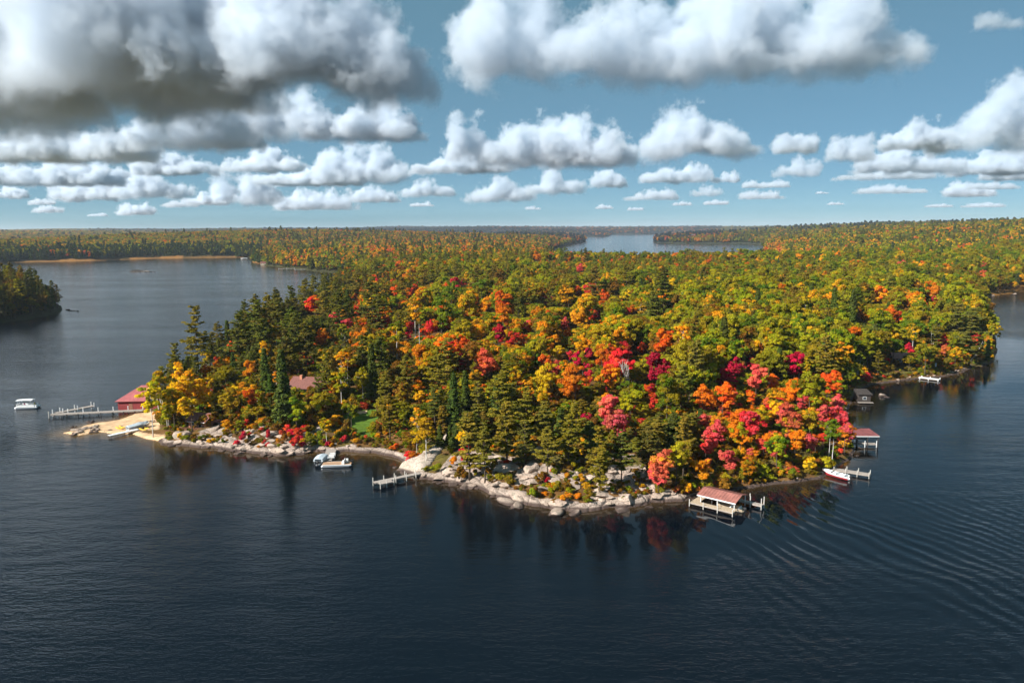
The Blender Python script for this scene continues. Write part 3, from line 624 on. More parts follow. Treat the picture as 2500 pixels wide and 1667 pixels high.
# clearings: buildings, lawn, and a gap added to let sun on it (x, y of the plan centre, radius)
CLEAR = [(at(505, 1050, 2).x, at(505, 1050, 2).y, 7.5), (at(722, 940, 11).x, at(722, 940, 11).y, 8), (at(2262, 805, 12).x, at(2262, 805, 12).y, 8), (at(2190, 885, 5).x, at(2190, 885, 5).y, 6),
         (_lc[0] - 7.5, _lc[1] - 5, 7.5), (_lc[0], _lc[1], 7), (at(325, 995).x, at(325, 990).y, 9), (at(2106, 975, 1).x, at(2106, 975, 1).y, 5)]
for cx, cy_, cr in CLEAR: m &= np.hypot(FX - cx, FY - cy_) > cr
FX, FY, fz, fsd = FX[m], FY[m], fz[m], fsd[m]
fD = np.hypot(FX, FY)
fill = []
for i in range(len(FX)):
    pxx, pyy, _ = project((FX[i], FY[i], fz[i] + 9)); k, c = pal(float(pxx), float(pyy), fD[i], fsd[i], r)
    v = int(r.integers(len(KIND[k]))); s = r.uniform(.70, 1.28) * (.80 if k == 'pine_tree' else 1.0)
    if pxx < 600 and pyy < 900 and k == 'pine_tree': s *= 1.15
    if 500 < fD[i] < 780 and 1330 < pxx < 2010: s *= .72
    if pxx > 800 and k == 'pine_tree' and pyy < 930: s *= .80 if r.uniform() < .8 else 1.05
    if fsd[i] < 7: s *= r.uniform(.5, .85)
    fill.append([FX[i], FY[i], fz[i], k, c, v, s, s * r.uniform(.85, 1.12), r.uniform(0, 6.28), False])
# extra growth seen through: keep the marked trees and the buildings in sight
def boxes(L):
    P = np.array([[t[0], t[1], t[2] + CB[t[3]] * KIND[t[3]][t[5]][2] * t[7]] for t in L]); a, b, d = project(P)
    w = np.array([KIND[t[3]][t[5]][3] * t[6] for t in L]) * FPX / d / 2; h = np.array([KIND[t[3]][t[5]][2] * t[7] * .38 for t in L]) * FPX / d
    return a, b, d, w, h
ha, hb, hd, hww, hh = boxes(TREES)
VIEW = [(738, 936, 25, 14, 250), (505, 1043, 48, 22, 185), (2190, 879, 12, 8, 300), (318, 975, 34, 34, 205), (2106, 968, 12, 18, 230), (882, 1052, 50, 38, 182), (330, 1035, 55, 26, 190),
        (1773, 1220, 80, 35, 120), (2110, 1055, 35, 36, 160), (1040, 1130, 48, 40, 145), (640, 1075, 110, 34, 150), (1350, 1190, 170, 45, 110)]
ha = np.r_[ha, [v[0] for v in VIEW]]; hb = np.r_[hb, [v[1] for v in VIEW]]; hww = np.r_[hww, [v[2] for v in VIEW]]; hh = np.r_[hh, [v[3] for v in VIEW]]; hd = np.r_[hd, [v[4] + 6 for v in VIEW]]
hx = np.array([t[0] for t in TREES]); hy = np.array([t[1] for t in TREES]); hwm = np.array([KIND[t[3]][t[5]][3] * t[6] for t in TREES])
fa, fb, fd, fw2, fh = boxes(fill); base_y = project(np.array([[t[0], t[1], t[2]] for t in fill]))[1]
keep = 0
for i, t in enumerate(fill):
    if (np.hypot(hx - t[0], hy - t[1]) < .33 * (hwm + KIND[t[3]][t[5]][3] * t[6])).any(): continue
    inf = (fd[i] < hd - .5) & (np.abs(fa[i] - ha) < .72 * hww + .62 * fw2[i]) & (fb[i] - 1.25 * fh[i] < hb + .55 * hh) & (base_y[i] > hb - hh)
    if inf.any():
        top = (hb[inf] + .55 * hh[inf]).max(); full = base_y[i] - (fb[i] - 1.3 * fh[i]); q = (base_y[i] - top) / full
        if q < .28: continue
        t[6] *= max(q, .5) ** .6; t[7] *= q
    TREES.append(t); keep += 1
print('fill', len(fill), keep, time.time() - T0)

# --- which trees show most (rough painter's count, near first)
a_, b_, d_, w_, h_ = boxes(TREES); buf = np.zeros((417, 625), bool); vis = np.zeros(len(TREES))
for i in np.argsort(d_):
    x0, x1, y0, y1 = int((a_[i] - w_[i]) / 4), int((a_[i] + w_[i]) / 4) + 1, int((b_[i] - h_[i]) / 4), int((b_[i] + h_[i]) / 4) + 1
    x0, y0 = max(x0, 0), max(y0, 0); sub = buf[y0:y1, x0:x1]
    if sub.size == 0 or x1 <= 0 or y1 <= 0: continue
    yy, xx = np.mgrid[y0:y0 + sub.shape[0], x0:x0 + sub.shape[1]]
    e = ((xx * 4 + 2 - a_[i]) / (w_[i] + 2)) ** 2 + ((yy * 4 + 2 - b_[i]) / (h_[i] + 2)) ** 2 < .85
    vis[i] = (e & ~sub).sum(); sub |= e
ind = set()
for k in KIND:
    idx = [i for i in range(len(TREES)) if TREES[i][3] == k and (vis[i] > 1 or (TREES[i][9] and vis[i] > 0))]; idx.sort(key=lambda i: -vis[i] - (6 if TREES[i][9] else 0)); ind |= set(idx[:285])
print('individual', len(ind), 'of', len(TREES))

# --- labels from kind, colour and surroundings
NAMES = {'pine_tree': ('white pine', 'pine'), 'spruce_tree': ('narrow spruce', 'spruce'), 'birch_tree': ('birch', 'birch'), 'broadleaf_tree': ('broadleaf tree', 'tree'), 'maple_tree': ('maple', 'maple'), 'shrub': ('low shrub', 'shrub')}
ADJ = {'dark pine': 'dark green', 'pine': 'olive green', 'brown pine': 'brownish', 'fir': 'deep green', 'blue green': 'bluish green', 'golden': 'golden orange', 'dark crimson': 'dark crimson', 'pink': 'pinkish red', 'coral': 'coral orange', 'olive': 'olive'}
def zone(px, py, D, x, y, sdv):
    if px < 175 and D > 380 and D < 700: return 'on the small island'
    if D > 650: return 'in the woods between lakes'
    if D > 420: return 'on the far peninsula'
    if px < 430 and py > 880: return 'by the red boathouse'
    if px < 620 and py > 960: return 'by the brick-red cabin'
    if px < 640: return 'behind the red boathouse'
    if px < 820 and py > 860: return 'by the brown-roofed house'
    if px < 960 and py > 960: return 'by the green lawn'
    if px < 1130 and py > 960: return 'by the granite slab'
    if px < 1640 and py > 1000: return 'on the rocky point'
    if px < 1900 and py > 1000: return 'behind the open boathouse'
    if px < 2120 and py > 1000: return 'near the red motorboat'
    if px > 2080: return 'above the white dock'
    if py > 860: return 'behind the rocky point'
    return 'in the island middle'
_vi = np.where(vis > 2)[0]; _vx = np.array([TREES[i][0] for i in _vi]); _vy = np.array([TREES[i][1] for i in _vi])
_vc = np.array([TREES[i][3] + TREES[i][4] for i in _vi])
def beside(i, lo=0):
    t = TREES[i]; d = np.hypot(_vx - t[0], _vy - t[1]); d[_vc == t[3] + t[4]] = 1e9; j = int(_vi[np.argmin(d)]); n = TREES[j]
    return '' if d.min() > 16 else f"next to {'an' if ADJ.get(n[4], n[4])[0] in 'aeiou' else 'a'} {ADJ.get(n[4], n[4])} {NAMES[n[3]][1].replace('tree', 'leafy tree')} "
MIXC = {'red': ('red orange', 'crimson', 'orange'), 'pink': ('coral', 'red', 'orange'), 'crimson': ('red', 'olive', 'red orange'), 'dark crimson': ('crimson', 'olive'), 'red orange': ('orange', 'red', 'golden'), 'orange': ('golden', 'red orange', 'yellow green'), 'coral': ('orange', 'pink', 'golden'),
        'golden': ('yellow', 'olive', 'yellow green'), 'yellow': ('golden', 'yellow green'), 'green': ('yellow green', 'olive'), 'olive': ('golden', 'yellow green', 'russet'), 'yellow green': ('golden', 'green')}
def add_tree(t, i):
    k, c, v = t[3], t[4], t[5]; cr, tr, Hn, Wn = KIND[k][v]
    z_ = zone(a_[i], b_[i], d_[i], t[0], t[1], 0); nm, cat = NAMES[k]
    sz = 'tall ' if k == 'pine_tree' and t[7] > 1.0 else 'young ' if t[7] < .6 and k != 'shrub' else ''
    lab = f"{sz}{ADJ.get(c, c)} {nm} {beside(i)}{z_}"
    if len(lab.split()) > 16: lab = lab.replace('leafy tree', 'tree').replace('next to a', 'by a')
    o = empty(k, (t[0], t[1], t[2] - .15), t[8], lab, cat, f"{ADJ.get(c, c)} {cat} trees {z_}".replace('tree trees', 'broadleaf trees').replace('shrub trees', 'shrubs'))
    o.scale = (t[6], t[6], t[7])
    for nme, me_ in (('crown', cr), ('trunk', tr)):
        q = bpy.data.objects.new(nme, me_); C.objects.link(q); q.parent = o
        if nme == 'crown':
            j = np.random.default_rng(i).uniform(.86, 1.14, 3) * np.random.default_rng(i + 9).uniform(.85, 1.15)
            q['tcol'] = [float(u * w) for u, w in zip(COL[c][0], j)] + [1.0]; c_2 = COL[MIXC[c][i % len(MIXC[c])]][0] if c in MIXC and i % 3 else COL[c][1]; q['tcol2'] = [float(u * w) for u, w in zip(c_2, j)] + [1.0]
    return o
SRC = {}
rest = []
for i, t in enumerate(TREES):
    if i in ind:
        o = add_tree(t, i); SRC.setdefault((t[3], t[5]), [ch for ch in o.children if ch.name.startswith('crown')][0])
    else: rest.append(i)
print('trees linked', time.time() - T0)

# --- the rest of the woods: points that carry the same crowns
def forest(name, label, sources, X, Y, Z, idx, sw, sh, rot, c1, c2):
    me = bpy.data.meshes.new(name); me.vertices.add(len(X)); me.vertices.foreach_set('co', np.c_[X, Y, Z].astype(np.float32).ravel())
    def at_(n, typ, key, a): me.attributes.new(n, typ, 'POINT').data.foreach_set(key, np.asarray(a, np.float32 if typ != 'INT' else np.int32).ravel())
    at_('idx', 'INT', 'value', idx); at_('scl', 'FLOAT_VECTOR', 'vector', np.c_[sw, sw, sh]); at_('rz', 'FLOAT_VECTOR', 'vector', np.c_[0 * rot, 0 * rot, rot])
    one = np.ones(len(X)); at_('tcol', 'FLOAT_COLOR', 'color', np.c_[c1, one]); at_('tcol2', 'FLOAT_COLOR', 'color', np.c_[c2, one])
    o = bpy.data.objects.new(name, me); C.objects.link(o); tag(o, label, 'forest', kind='stuff')
    g = bpy.data.node_groups.new(name, 'GeometryNodeTree'); g.interface.new_socket('Geometry', in_out='INPUT', socket_type='NodeSocketGeometry'); g.interface.new_socket('Geometry', in_out='OUTPUT', socket_type='NodeSocketGeometry')
    N, L = g.nodes.new, g.links.new; gi, go, jn = N('NodeGroupInput'), N('NodeGroupOutput'), N('GeometryNodeJoinGeometry')
    def na(n, dt):
        q = N('GeometryNodeInputNamedAttribute'); q.data_type = dt; q.inputs[0].default_value = n; return q.outputs[0]
    ni, ns, nr = na('idx', 'INT'), na('scl', 'FLOAT_VECTOR'), na('rz', 'FLOAT_VECTOR')
    for j, s in enumerate(sources):
        oi = N('GeometryNodeObjectInfo'); oi.transform_space = 'ORIGINAL'; oi.inputs['Object'].default_value = s; oi.inputs['As Instance'].default_value = True
        cp = N('FunctionNodeCompare'); cp.data_type = 'INT'; cp.operation = 'EQUAL'; L(ni, cp.inputs[2]); cp.inputs[3].default_value = j
        ip = N('GeometryNodeInstanceOnPoints'); L(gi.outputs[0], ip.inputs['Points']); L(cp.outputs[0], ip.inputs['Selection']); L(oi.outputs['Geometry'], ip.inputs['Instance']); L(ns, ip.inputs['Scale']); L(nr, ip.inputs['Rotation'])
        L(ip.outputs[0], jn.inputs[0])
    L(jn.outputs[0], go.inputs[0]); o.modifiers.new('trees', 'NODES').node_group = g
    return o
def jit(c, n, r): return np.array(c)[None] * r.uniform(.84, 1.16, (n, 3)) * r.uniform(.82, 1.18, (n, 1))
keys = sorted(SRC, key=str); kidx = {k: i for i, k in enumerate(keys)}
rest = [i for i in rest if (TREES[i][3], TREES[i][5]) in kidx]
A = [TREES[i] for i in rest]; rj = np.random.default_rng(5)
c1 = np.array([COL[t[4]][0] for t in A]) * rj.uniform(.84, 1.16, (len(A), 3)); c2 = np.array([COL[t[4]][1] for t in A]) * rj.uniform(.84, 1.16, (len(A), 3))
forest('forest', 'dense mixed autumn woodland filling the island behind the shore trees', [SRC[k] for k in keys], *(np.array([t[i] for t in A]) for i in (0, 1, 2)),
       np.array([kidx[(t[3], t[5])] for t in A]), *(np.array([t[i] for t in A]) for i in (6, 7, 8)), c1, c2)

# distant woods: one tree of each small crown stands alone at the far shore, the rest are points
srcs = []; FK = [('broad', m_) for m_ in FAR['broad']] + [('pine', m_) for m_ in FAR['pine']] + [('spruce', m_) for m_ in FAR['spruce']]
Xs, Ys, Ss = [], [], []
D = 640.0
while D < 11500:
    s = max(5.6, D * .0044); n = int(2 * .80 * D / s); az = np.linspace(-.80, .80, n) + r.uniform(-.45, .45, n) * (1.6 / n)
    dd = D + r.uniform(-.5, .5, n) * s * .9; Xs.append(dd * np.sin(np.arctan(az))); Ys.append(dd * np.cos(np.arctan(az))); Ss.append(np.full(n, s)); D += s * .9
X, Y, Sp = np.concatenate(Xs), np.concatenate(Ys), np.concatenate(Ss)
m = (Y > 898) | (np.abs(X) > 615); X, Y, Sp = X[m], Y[m], Sp[m]
sd = sdist(X, Y); Dd = np.hypot(X, Y); m = sd > np.where((Dd > 900) & (X / Y < -.37) & (Dd < 1900), 14, .8); X, Y, Sp, sd, Dd = X[m], Y[m], Sp[m], sd[m], Dd[m]
Z = height(X, Y, sd, False); pxs, pys, _ = project(np.c_[X, Y, Z + 9])
patch = fbm(X / 90, Y / 90, 91, 3)
idx = np.zeros(len(X), int); c1 = np.zeros((len(X), 3)); c2 = np.zeros((len(X), 3)); ph = np.ones(len(X))
zkey = np.select([Dd > 2600, (Dd > 900) & (pxs < 640), (pxs > 1800), (pxs < 900)], [4, 1, 2, 3], 5)
for i in range(len(X)):
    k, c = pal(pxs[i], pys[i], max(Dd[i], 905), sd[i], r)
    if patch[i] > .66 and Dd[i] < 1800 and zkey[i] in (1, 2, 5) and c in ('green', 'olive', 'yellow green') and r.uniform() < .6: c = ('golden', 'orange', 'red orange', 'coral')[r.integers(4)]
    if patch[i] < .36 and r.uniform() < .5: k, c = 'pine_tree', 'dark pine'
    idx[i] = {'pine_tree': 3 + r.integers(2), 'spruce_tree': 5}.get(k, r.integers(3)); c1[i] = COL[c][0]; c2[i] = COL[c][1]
    if k == 'pine_tree': ph[i] = 1.3 if r.uniform() < .08 else .85
q = rj.uniform(.84, 1.16, (len(X), 3)) * rj.uniform(.8, 1.2, (len(X), 1)) * (1 - .25 * sstep(1000, 2400, Dd))[:, None]; c1 *= q; c2 *= q  # crown colours dimmed with distance to weaken warm bounce onto the clouds
sw = Sp / 6.2 * rj.uniform(.8, 1.15, len(X)); sh = np.minimum(sw, 1.25) * rj.uniform(.85, 1.15, len(X)) * ph
srcs = []
for j, (nm, m_) in enumerate(FK):
    i = int(np.where((idx == j) & (Dd < 1500) & (np.abs(pxs - 1250) < 1100))[0][3 + j])
    kn = {'broad': 'broadleaf_tree', 'pine': 'pine_tree', 'spruce': 'spruce_tree'}[nm]
    o = bpy.data.objects.new(kn, None); C.objects.link(o); o.location = (X[i], Y[i], Z[i]); o.scale = (sw[i], sw[i], sh[i]); o.rotation_euler = (0, 0, float(j))
    tag(o, f"{'broad leafy' if j < 3 else 'dark'} {NAMES[kn][0]} among the distant woods", NAMES[kn][1], f'distant {kn.split("_")[0]} trees')
    q_ = bpy.data.objects.new('crown', m_); C.objects.link(q_); q_.parent = o; q_['tcol'] = list(map(float, c1[i])) + [1.]; q_['tcol2'] = list(map(float, c2[i])) + [1.]
    q2 = bpy.data.objects.new('trunk', KIND[kn][0][1]); C.objects.link(q2); q2.parent = o; q2.scale = (1, 1, .8)
    srcs.append(q_); idx[i] = -1
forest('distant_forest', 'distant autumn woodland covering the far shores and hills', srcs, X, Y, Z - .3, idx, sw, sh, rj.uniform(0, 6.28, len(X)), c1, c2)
print('far trees', len(X), time.time() - T0)
# ------------------------------------------------------------------ rocks, shrubs and undergrowth
def rock_mesh(seed, flat, mat, n=2):
    r = np.random.default_rng(seed); import bmesh
    bm = bmesh.new(); bmesh.ops.create_icosphere(bm, subdivisions=3, radius=1)
    pl = [(Vector(unit(r, 1)[0]), r.uniform(.42, .8)) for _ in range(9)]
    for v in bm.verts:
        p = v.co.copy()
        for nrm, d in pl:
            e = p.dot(nrm) - d
            if e > 0: p -= nrm * e
        p += Vector(r.normal(size=3)) * .018
        v.co = Vector((p.x, p.y * .85, p.z * flat))
    me_ = bpy.data.meshes.new('rock'); bm.to_mesh(me_); bm.free(); me_.materials.append(mat)
    me_.polygons.foreach_set('use_smooth', [False] * len(me_.polygons)); return me_
ROCKS = [rock_mesh(900 + i, [.42, .34, .55, .28, .38, .48][i], MAT['rock']) for i in range(6)]
DROCKS = [rock_mesh(920 + i, [.5, .6, .4][i], MAT['rockdark']) for i in range(3)]
def rock(x, y, z, s, label, group, meshes=ROCKS, sx=1.0, rz=None, sz=1.0):
    o = bpy.data.objects.new('rock', random.choice(meshes)); C.objects.link(o); o.location = (x, y, z)
    o.rotation_euler = (random.uniform(-.22, .22), random.uniform(-.22, .22), random.uniform(0, 6.28) if rz is None else rz); o.scale = (s * sx, s, s * sz)
    return tag(o, label, 'rock', group)
L0 = LAKES[0]; s_i = [i for i, p in enumerate(L0) if np.allclose(p, poly((2434, 879))[0])][0]; e_i = [i for i, p in enumerate(L0) if np.allclose(p, poly((404, 1083))[0])][0]
walk = []
for i in range(s_i, e_i):
    p, q = L0[i], L0[i + 1]; n = max(1, int(np.linalg.norm(q - p) / .9))
    for j in range(n): walk.append(p + (q - p) * (j + random.random()) / n)
walk = np.array(walk); wpx, wpy, _ = project(np.c_[walk, 0 * walk[:, 0]])
nr = 0
cand = []
for (x, y), px, py in zip(walk, wpx, wpy):
    if 860 < px < 985 and py < 1120: pr, smin, smax, reach, zn = .10, .3, .5, 1.5, 0
    elif px > 2100: pr, smin, smax, reach, zn = .32, .3, .8, 1.4, 1
    elif px > 1650: pr, smin, smax, reach, zn = .22, .25, .6, 1.4, 2
    elif px > 1060: pr, smin, smax, reach, zn = .95, .6, 2.1, 3.2, 3
    elif px > 780: pr, smin, smax, reach, zn = .35, .4, .9, 2.0, 4
    else: pr, smin, smax, reach, zn = .80, .45, 1.3, 3.0, 5
    if random.random() < pr: cand.append((x + random.uniform(-1, 1) * reach * .7, y + random.uniform(-.5, 1) * reach, random.uniform(smin, smax) ** 1.0, zn))
for k in range(150):   # larger blocks up the slope
    px, py = (random.uniform(1090, 1640), random.uniform(1120, 1238)) if k < 95 else (random.uniform(440, 790), random.uniform(1040, 1104))
    q = at(px, py, 1.2); cand.append((q.x, q.y, random.uniform(.7, 2.2) if k % 3 else random.uniform(1.8, 3.4), 6 if k < 95 else 7))
cx = np.array([c[0] for c in cand]); cyy = np.array([c[1] for c in cand]); csd = sdist(cx, cyy); chz = height(cx, cyy, csd)
RL = {0: 'small stone on the sandy edge below the lawn', 1: 'pale stone along the shore by the white far dock', 2: 'small stone along the bank beside the open boathouse', 3: 'granite block at the waterline of the rocky point',
      4: 'granite stone beside the pontoon dock', 5: 'granite block at the waterline below the brick-red cabin', 6: 'pinkish granite block up on the slope of the rocky point', 7: 'pale granite block among red shrubs below the cabin'}
cnt = 0
for (x, y, s, zn), sd_, hz in zip(cand, csd, chz):
    if sd_ < -1.4 or (zn >= 6 and (sd_ < 2 or sd_ > 20)) or cnt > 290: continue
    cnt += 1
    rock(x, y, max(hz, 0) - .06 * s + (.05 if zn < 6 else .12), s, RL[zn], RL[zn].split(' ', 1)[1] + ' group' if False else 'rocks: ' + RL[zn], ROCKS, random.uniform(.9, 1.5), None, 1.0 if zn < 6 else .8)
# rocks off the sandy spit
for k in range(46):
    px = random.uniform(172, 240); py = 1057 - (px - 172) * .12 + random.uniform(-7, 7); q = at(px, py); rock(q.x, q.y, max(gz_at(q.x, q.y), 0) + .12, random.uniform(.35, .95), 'tan stone heaped at the tip of the sandy spit', 'stones at the spit tip', ROCKS)
for px, py, s in ((216, 1030, .8), (228, 1029, .6), (222, 1033, .9), (241, 1034, .5), (231, 1037, .5), (256, 1030, .4), (262, 1028, .4), (272, 1028, .5), (281, 1025, .35), (290, 1023, .8), (187, 1041, .5), (176, 1043, .6), (182, 1047, .7), (268, 1052, .8), (257, 1054, .4)):
    q = at(px, py); rock(q.x, q.y, .0, s, 'dark low stone awash beside the sandy spit', 'dark stones beside the sandy spit', DROCKS)
q = at(2156, 967); rock(q.x, q.y, .1, 1.5, 'single pale boulder standing in the calm bay', None, ROCKS, 1.3); 
q = at(2162, 969); rock(q.x, q.y, -.1, .9, 'low dark rock touching the pale boulder in the bay', None, DROCKS, 1.8)
for px, py, s in ((2416, 722, 2.6), (2408, 722, 1.6), (2424, 723, 1.8)): q = at(px, py); rock(q.x, q.y, .2, s, 'white boulder on the bank of the right-hand bay'.replace('right-hand ', 'far '), 'white boulders at the far bay')
q = at(2476, 719); rock(q.x, q.y, .4, 2.2, 'rounded tan boulder alone off the marshy bay edge', None)
for px, py, s in ((166, 757, 1.4), (172, 759, 1.0), (180, 759, .8), (190, 760, 1.3), (184, 760, .6)): q = at(px, py); rock(q.x, q.y, .0, s, 'dark rock awash off the small island tip', 'dark rocks off the small island', DROCKS, 1.6)
for px, py, s in ((346, 664, 2.4), (352, 664, 2.6), (360, 664, 2.8), (366, 664, 2.2), (374, 664, 1.8), (357, 663, 2.4), (342, 665, 1.4)): q = at(px, py); rock(q.x, q.y, .0, s, 'dark rock of the tiny reef in open water', 'dark rocks of the tiny reef', DROCKS, 1.5)
for px, py, s in ((328, 665, 1.8), (334, 665, 1.5), (323, 665, 1.2)): q = at(px, py); rock(q.x, q.y, .0, s, 'white rock at the end of the tiny reef', 'white rocks of the tiny reef', ROCKS, 1.6)

# smooth granite slab running down to the small dock
SL = poly((968, 1148), (986, 1137), (1030, 1122), (1071, 1111), (1092, 1088), (1096, 1096), (1086, 1118), (1072, 1134), (1054, 1152), (1036, 1163), (1000, 1156))
x0, y0 = SL.min(0) - 1; x1, y1 = SL.max(0) + 1; st = .35; xs, ys = np.arange(x0, x1, st), np.arange(y0, y1, st); X, Y = np.meshgrid(xs, ys); X, Y = X.ravel(), Y.ravel()
ins = inside(SL, X, Y); dE = np.full(X.shape, 1e9)
for (ax, ay), (bx, by) in zip(SL, np.roll(SL, -1, 0)):
    ex, ey = bx - ax, by - ay; t = np.clip(((X - ax) * ex + (Y - ay) * ey) / (ex * ex + ey * ey), 0, 1); dE = np.minimum(dE, np.hypot(X - ax - t * ex, Y - ay - t * ey))
Zs = np.where(ins, np.maximum(height(X, Y, None, False), 0) + .95 * (1 - np.exp(-dE / 1.1)) + .45 * (fbm(X / 3.5, Y / 1.6, 7, 3) - .5), height(X, Y, None, False) - .8)
n = len(xs); i, j = np.meshgrid(np.arange(len(ys) - 1), np.arange(n - 1), indexing='ij'); a = (i * n + j).ravel(); F = np.c_[a, a + 1, a + n + 1, a + n]; F = F[ins[F].any(1)]
o = bpy.data.objects.new('granite_slab', npmesh('granite_slab', np.c_[X, Y, Zs], F, rock_mat('slab_granite', (.56, .46, .38), (.46, .37, .29)), True)); C.objects.link(o)
tag(o, 'broad smooth tan granite slab sloping into the water at the small dock', 'rock')

# shrubs along the shore
SH = []
def shrub_at(px, py, col, s, z=1.0): q = at(px, py, z); SH.append((q.x, q.y, col, s))
for k in range(420):
    px = random.uniform(405, 2080) if k < 300 else random.uniform(1600, 2080); py = np.interp(px, [405, 600, 770, 860, 930, 985, 1060, 1170, 1300, 1400, 1600, 1700, 1850, 2000, 2080], [1078, 1096, 1098, 1096, 1108, 1118, 1160, 1182, 1222, 1232, 1222, 1210, 1180, 1160, 1125]) - abs(random.gauss(4, 20))
    if 855 < px < 925 and 1025 < py < 1095: continue
    if 968 < px < 1096 and 1086 < py < 1165: continue
    if px < 560: pc = ('yellow', 'olive', 'golden', 'green', 'olive')
    elif px < 860: pc = ('russet', 'red', 'olive', 'crimson', 'yellow green', 'orange', 'olive', 'russet')
    elif px < 1110: pc = ('orange', 'olive', 'red orange', 'green', 'yellow green', 'russet')
    elif px < 1650 and random.random() < .45: continue
    elif px < 1650: pc = ('olive', 'russet', 'olive', 'green', 'yellow green', 'russet', 'orange')
    else: pc = ('olive', 'russet', 'yellow green', 'golden', 'green', 'coral', 'olive')
    shrub_at(px, py, random.choice(pc), random.uniform(.3, .85))
for px, py, c, s in ((1012, 1120, 'red orange', 1.0), (925, 1105, 'yellow', 1.0), (944, 1112, 'yellow green', 1.1), (960, 1112, 'green', 1.0), (905, 1098, 'red orange', .6), (1330, 1185, 'crimson', .7), (1085, 1165, 'yellow green', 1.1), (1105, 1170, 'olive', 1.1), (1065, 1150, 'yellow green', .8),
                     (700, 1060, 'red', .9), (712, 1070, 'crimson', .8), (690, 1072, 'red', .7), (730, 1075, 'red', .9), (660, 1085, 'crimson', .7), (645, 1082, 'red', .5), (760, 1085, 'olive', 1.0), (838, 1070, 'olive', 1.5), (846, 1060, 'russet', 1.2), (2075, 1120, 'dark pine', 1.3), (2085, 1108, 'dark pine', 1.2)):
    shrub_at(px, py, c, s, 1.5)
sx_, sy_ = np.array([s[0] for s in SH]), np.array([s[1] for s in SH]); ssd = sdist(sx_, sy_); shz = height(sx_, sy_, ssd); spx, spy, sdp = project(np.c_[sx_, sy_, shz])
ns = 0; 
for i, (x, y, c, s) in enumerate(SH):
    if ssd[i] < .7 or inside(LAWN, np.array([x]), np.array([y]))[0] or inside(BEACH, np.array([x]), np.array([y]))[0] or ns > 290: continue
    if any(math.hypot(x - q[0], y - q[1]) < q[2] * .7 for q in CLEAR): continue
    ns += 1; cr, tr, Hn, Wn = KIND['shrub'][i % 3]; lab = f"{ADJ.get(c, c)} low shrub {zone(spx[i], max(spy[i], 1001) if spx[i] > 600 else spy[i], sdp[i], x, y, 0)}"
    o = empty('shrub', (x, y, shz[i] - .1), random.uniform(0, 6.28), lab, 'shrub', lab.replace('low shrub', 'shrubs')); o.scale = (s * random.uniform(.9, 1.3), s, s * random.uniform(.7, 1.1))
    for nme, me_ in (('crown', cr), ('trunk', tr)):
        q = bpy.data.objects.new(nme, me_); C.objects.link(q); q.parent = o
        if nme == 'crown':
            jj_ = [random.uniform(.8, 1.2) for _ in range(3)]; q['tcol'] = [float(u * w) for u, w in zip(COL[c][0], jj_)] + [1.]; q['tcol2'] = [float(u * w) for u, w in zip(COL[c][1], jj_)] + [1.]
            SRC.setdefault(('shrub', i % 3), q)
# undergrowth
X, Y = scatter(-140, 240, 118, 330, 1.7); sd = sdist(X, Y); z_ = height(X, Y, sd); p_, q_, _ = project(np.c_[X, Y, z_])
dens = fbm(X / 5, Y / 5, 123, 3)
rockz = ((p_ > 1060) & (p_ < 1660)) | ((p_ > 450) & (p_ < 790) & (q_ > 1000)); 
m = (sd > np.where(rockz, 1.8, 1.0)) & (sd < 60) & ~inside(LAWN, X, Y) & ~inside(BEACH, X, Y) & ~inside(SL, X, Y) & (dens > np.where(rockz & (sd < 17), .485, .34)) & ~((p_ < 402) & (sd < 6))
for cx, cy_, cr in CLEAR: m &= np.hypot(X - cx, Y - cy_) > cr * .6
X, Y, z_, sd, p_ = X[m], Y[m], z_[m], sd[m], p_[m]; n = len(X)
cols = ['olive', 'russet', 'yellow green', 'green', 'orange', 'red', 'golden']; pr = np.array([.32, .24, .14, .14, .08, .03, .05]); ci = r.choice(7, n, p=pr)
c1 = np.array([COL[cols[c]][0] for c in ci]) * r.uniform(.7, 1.1, (n, 3)); c2 = np.array([COL[cols[c]][1] for c in ci]) * r.uniform(.7, 1.1, (n, 3))
s = np.where((sd > 9) & ~((p_ > 1060) & (p_ < 1660) & (sd < 18)), r.uniform(.45, 1.15, n), r.uniform(.16, .50, n))
uo = forest('undergrowth', 'low mixed undergrowth of autumn brush on the rocky ground', [SRC[('shrub', i)] for i in range(3)], X, Y, z_ - .08, r.integers(0, 3, n), s * 1.4, s, r.uniform(0, 6.28, n), c1, c2); uo['category'] = 'undergrowth'
print('undergrowth', n, 'rocks', cnt, 'shrubs', ns, time.time() - T0)

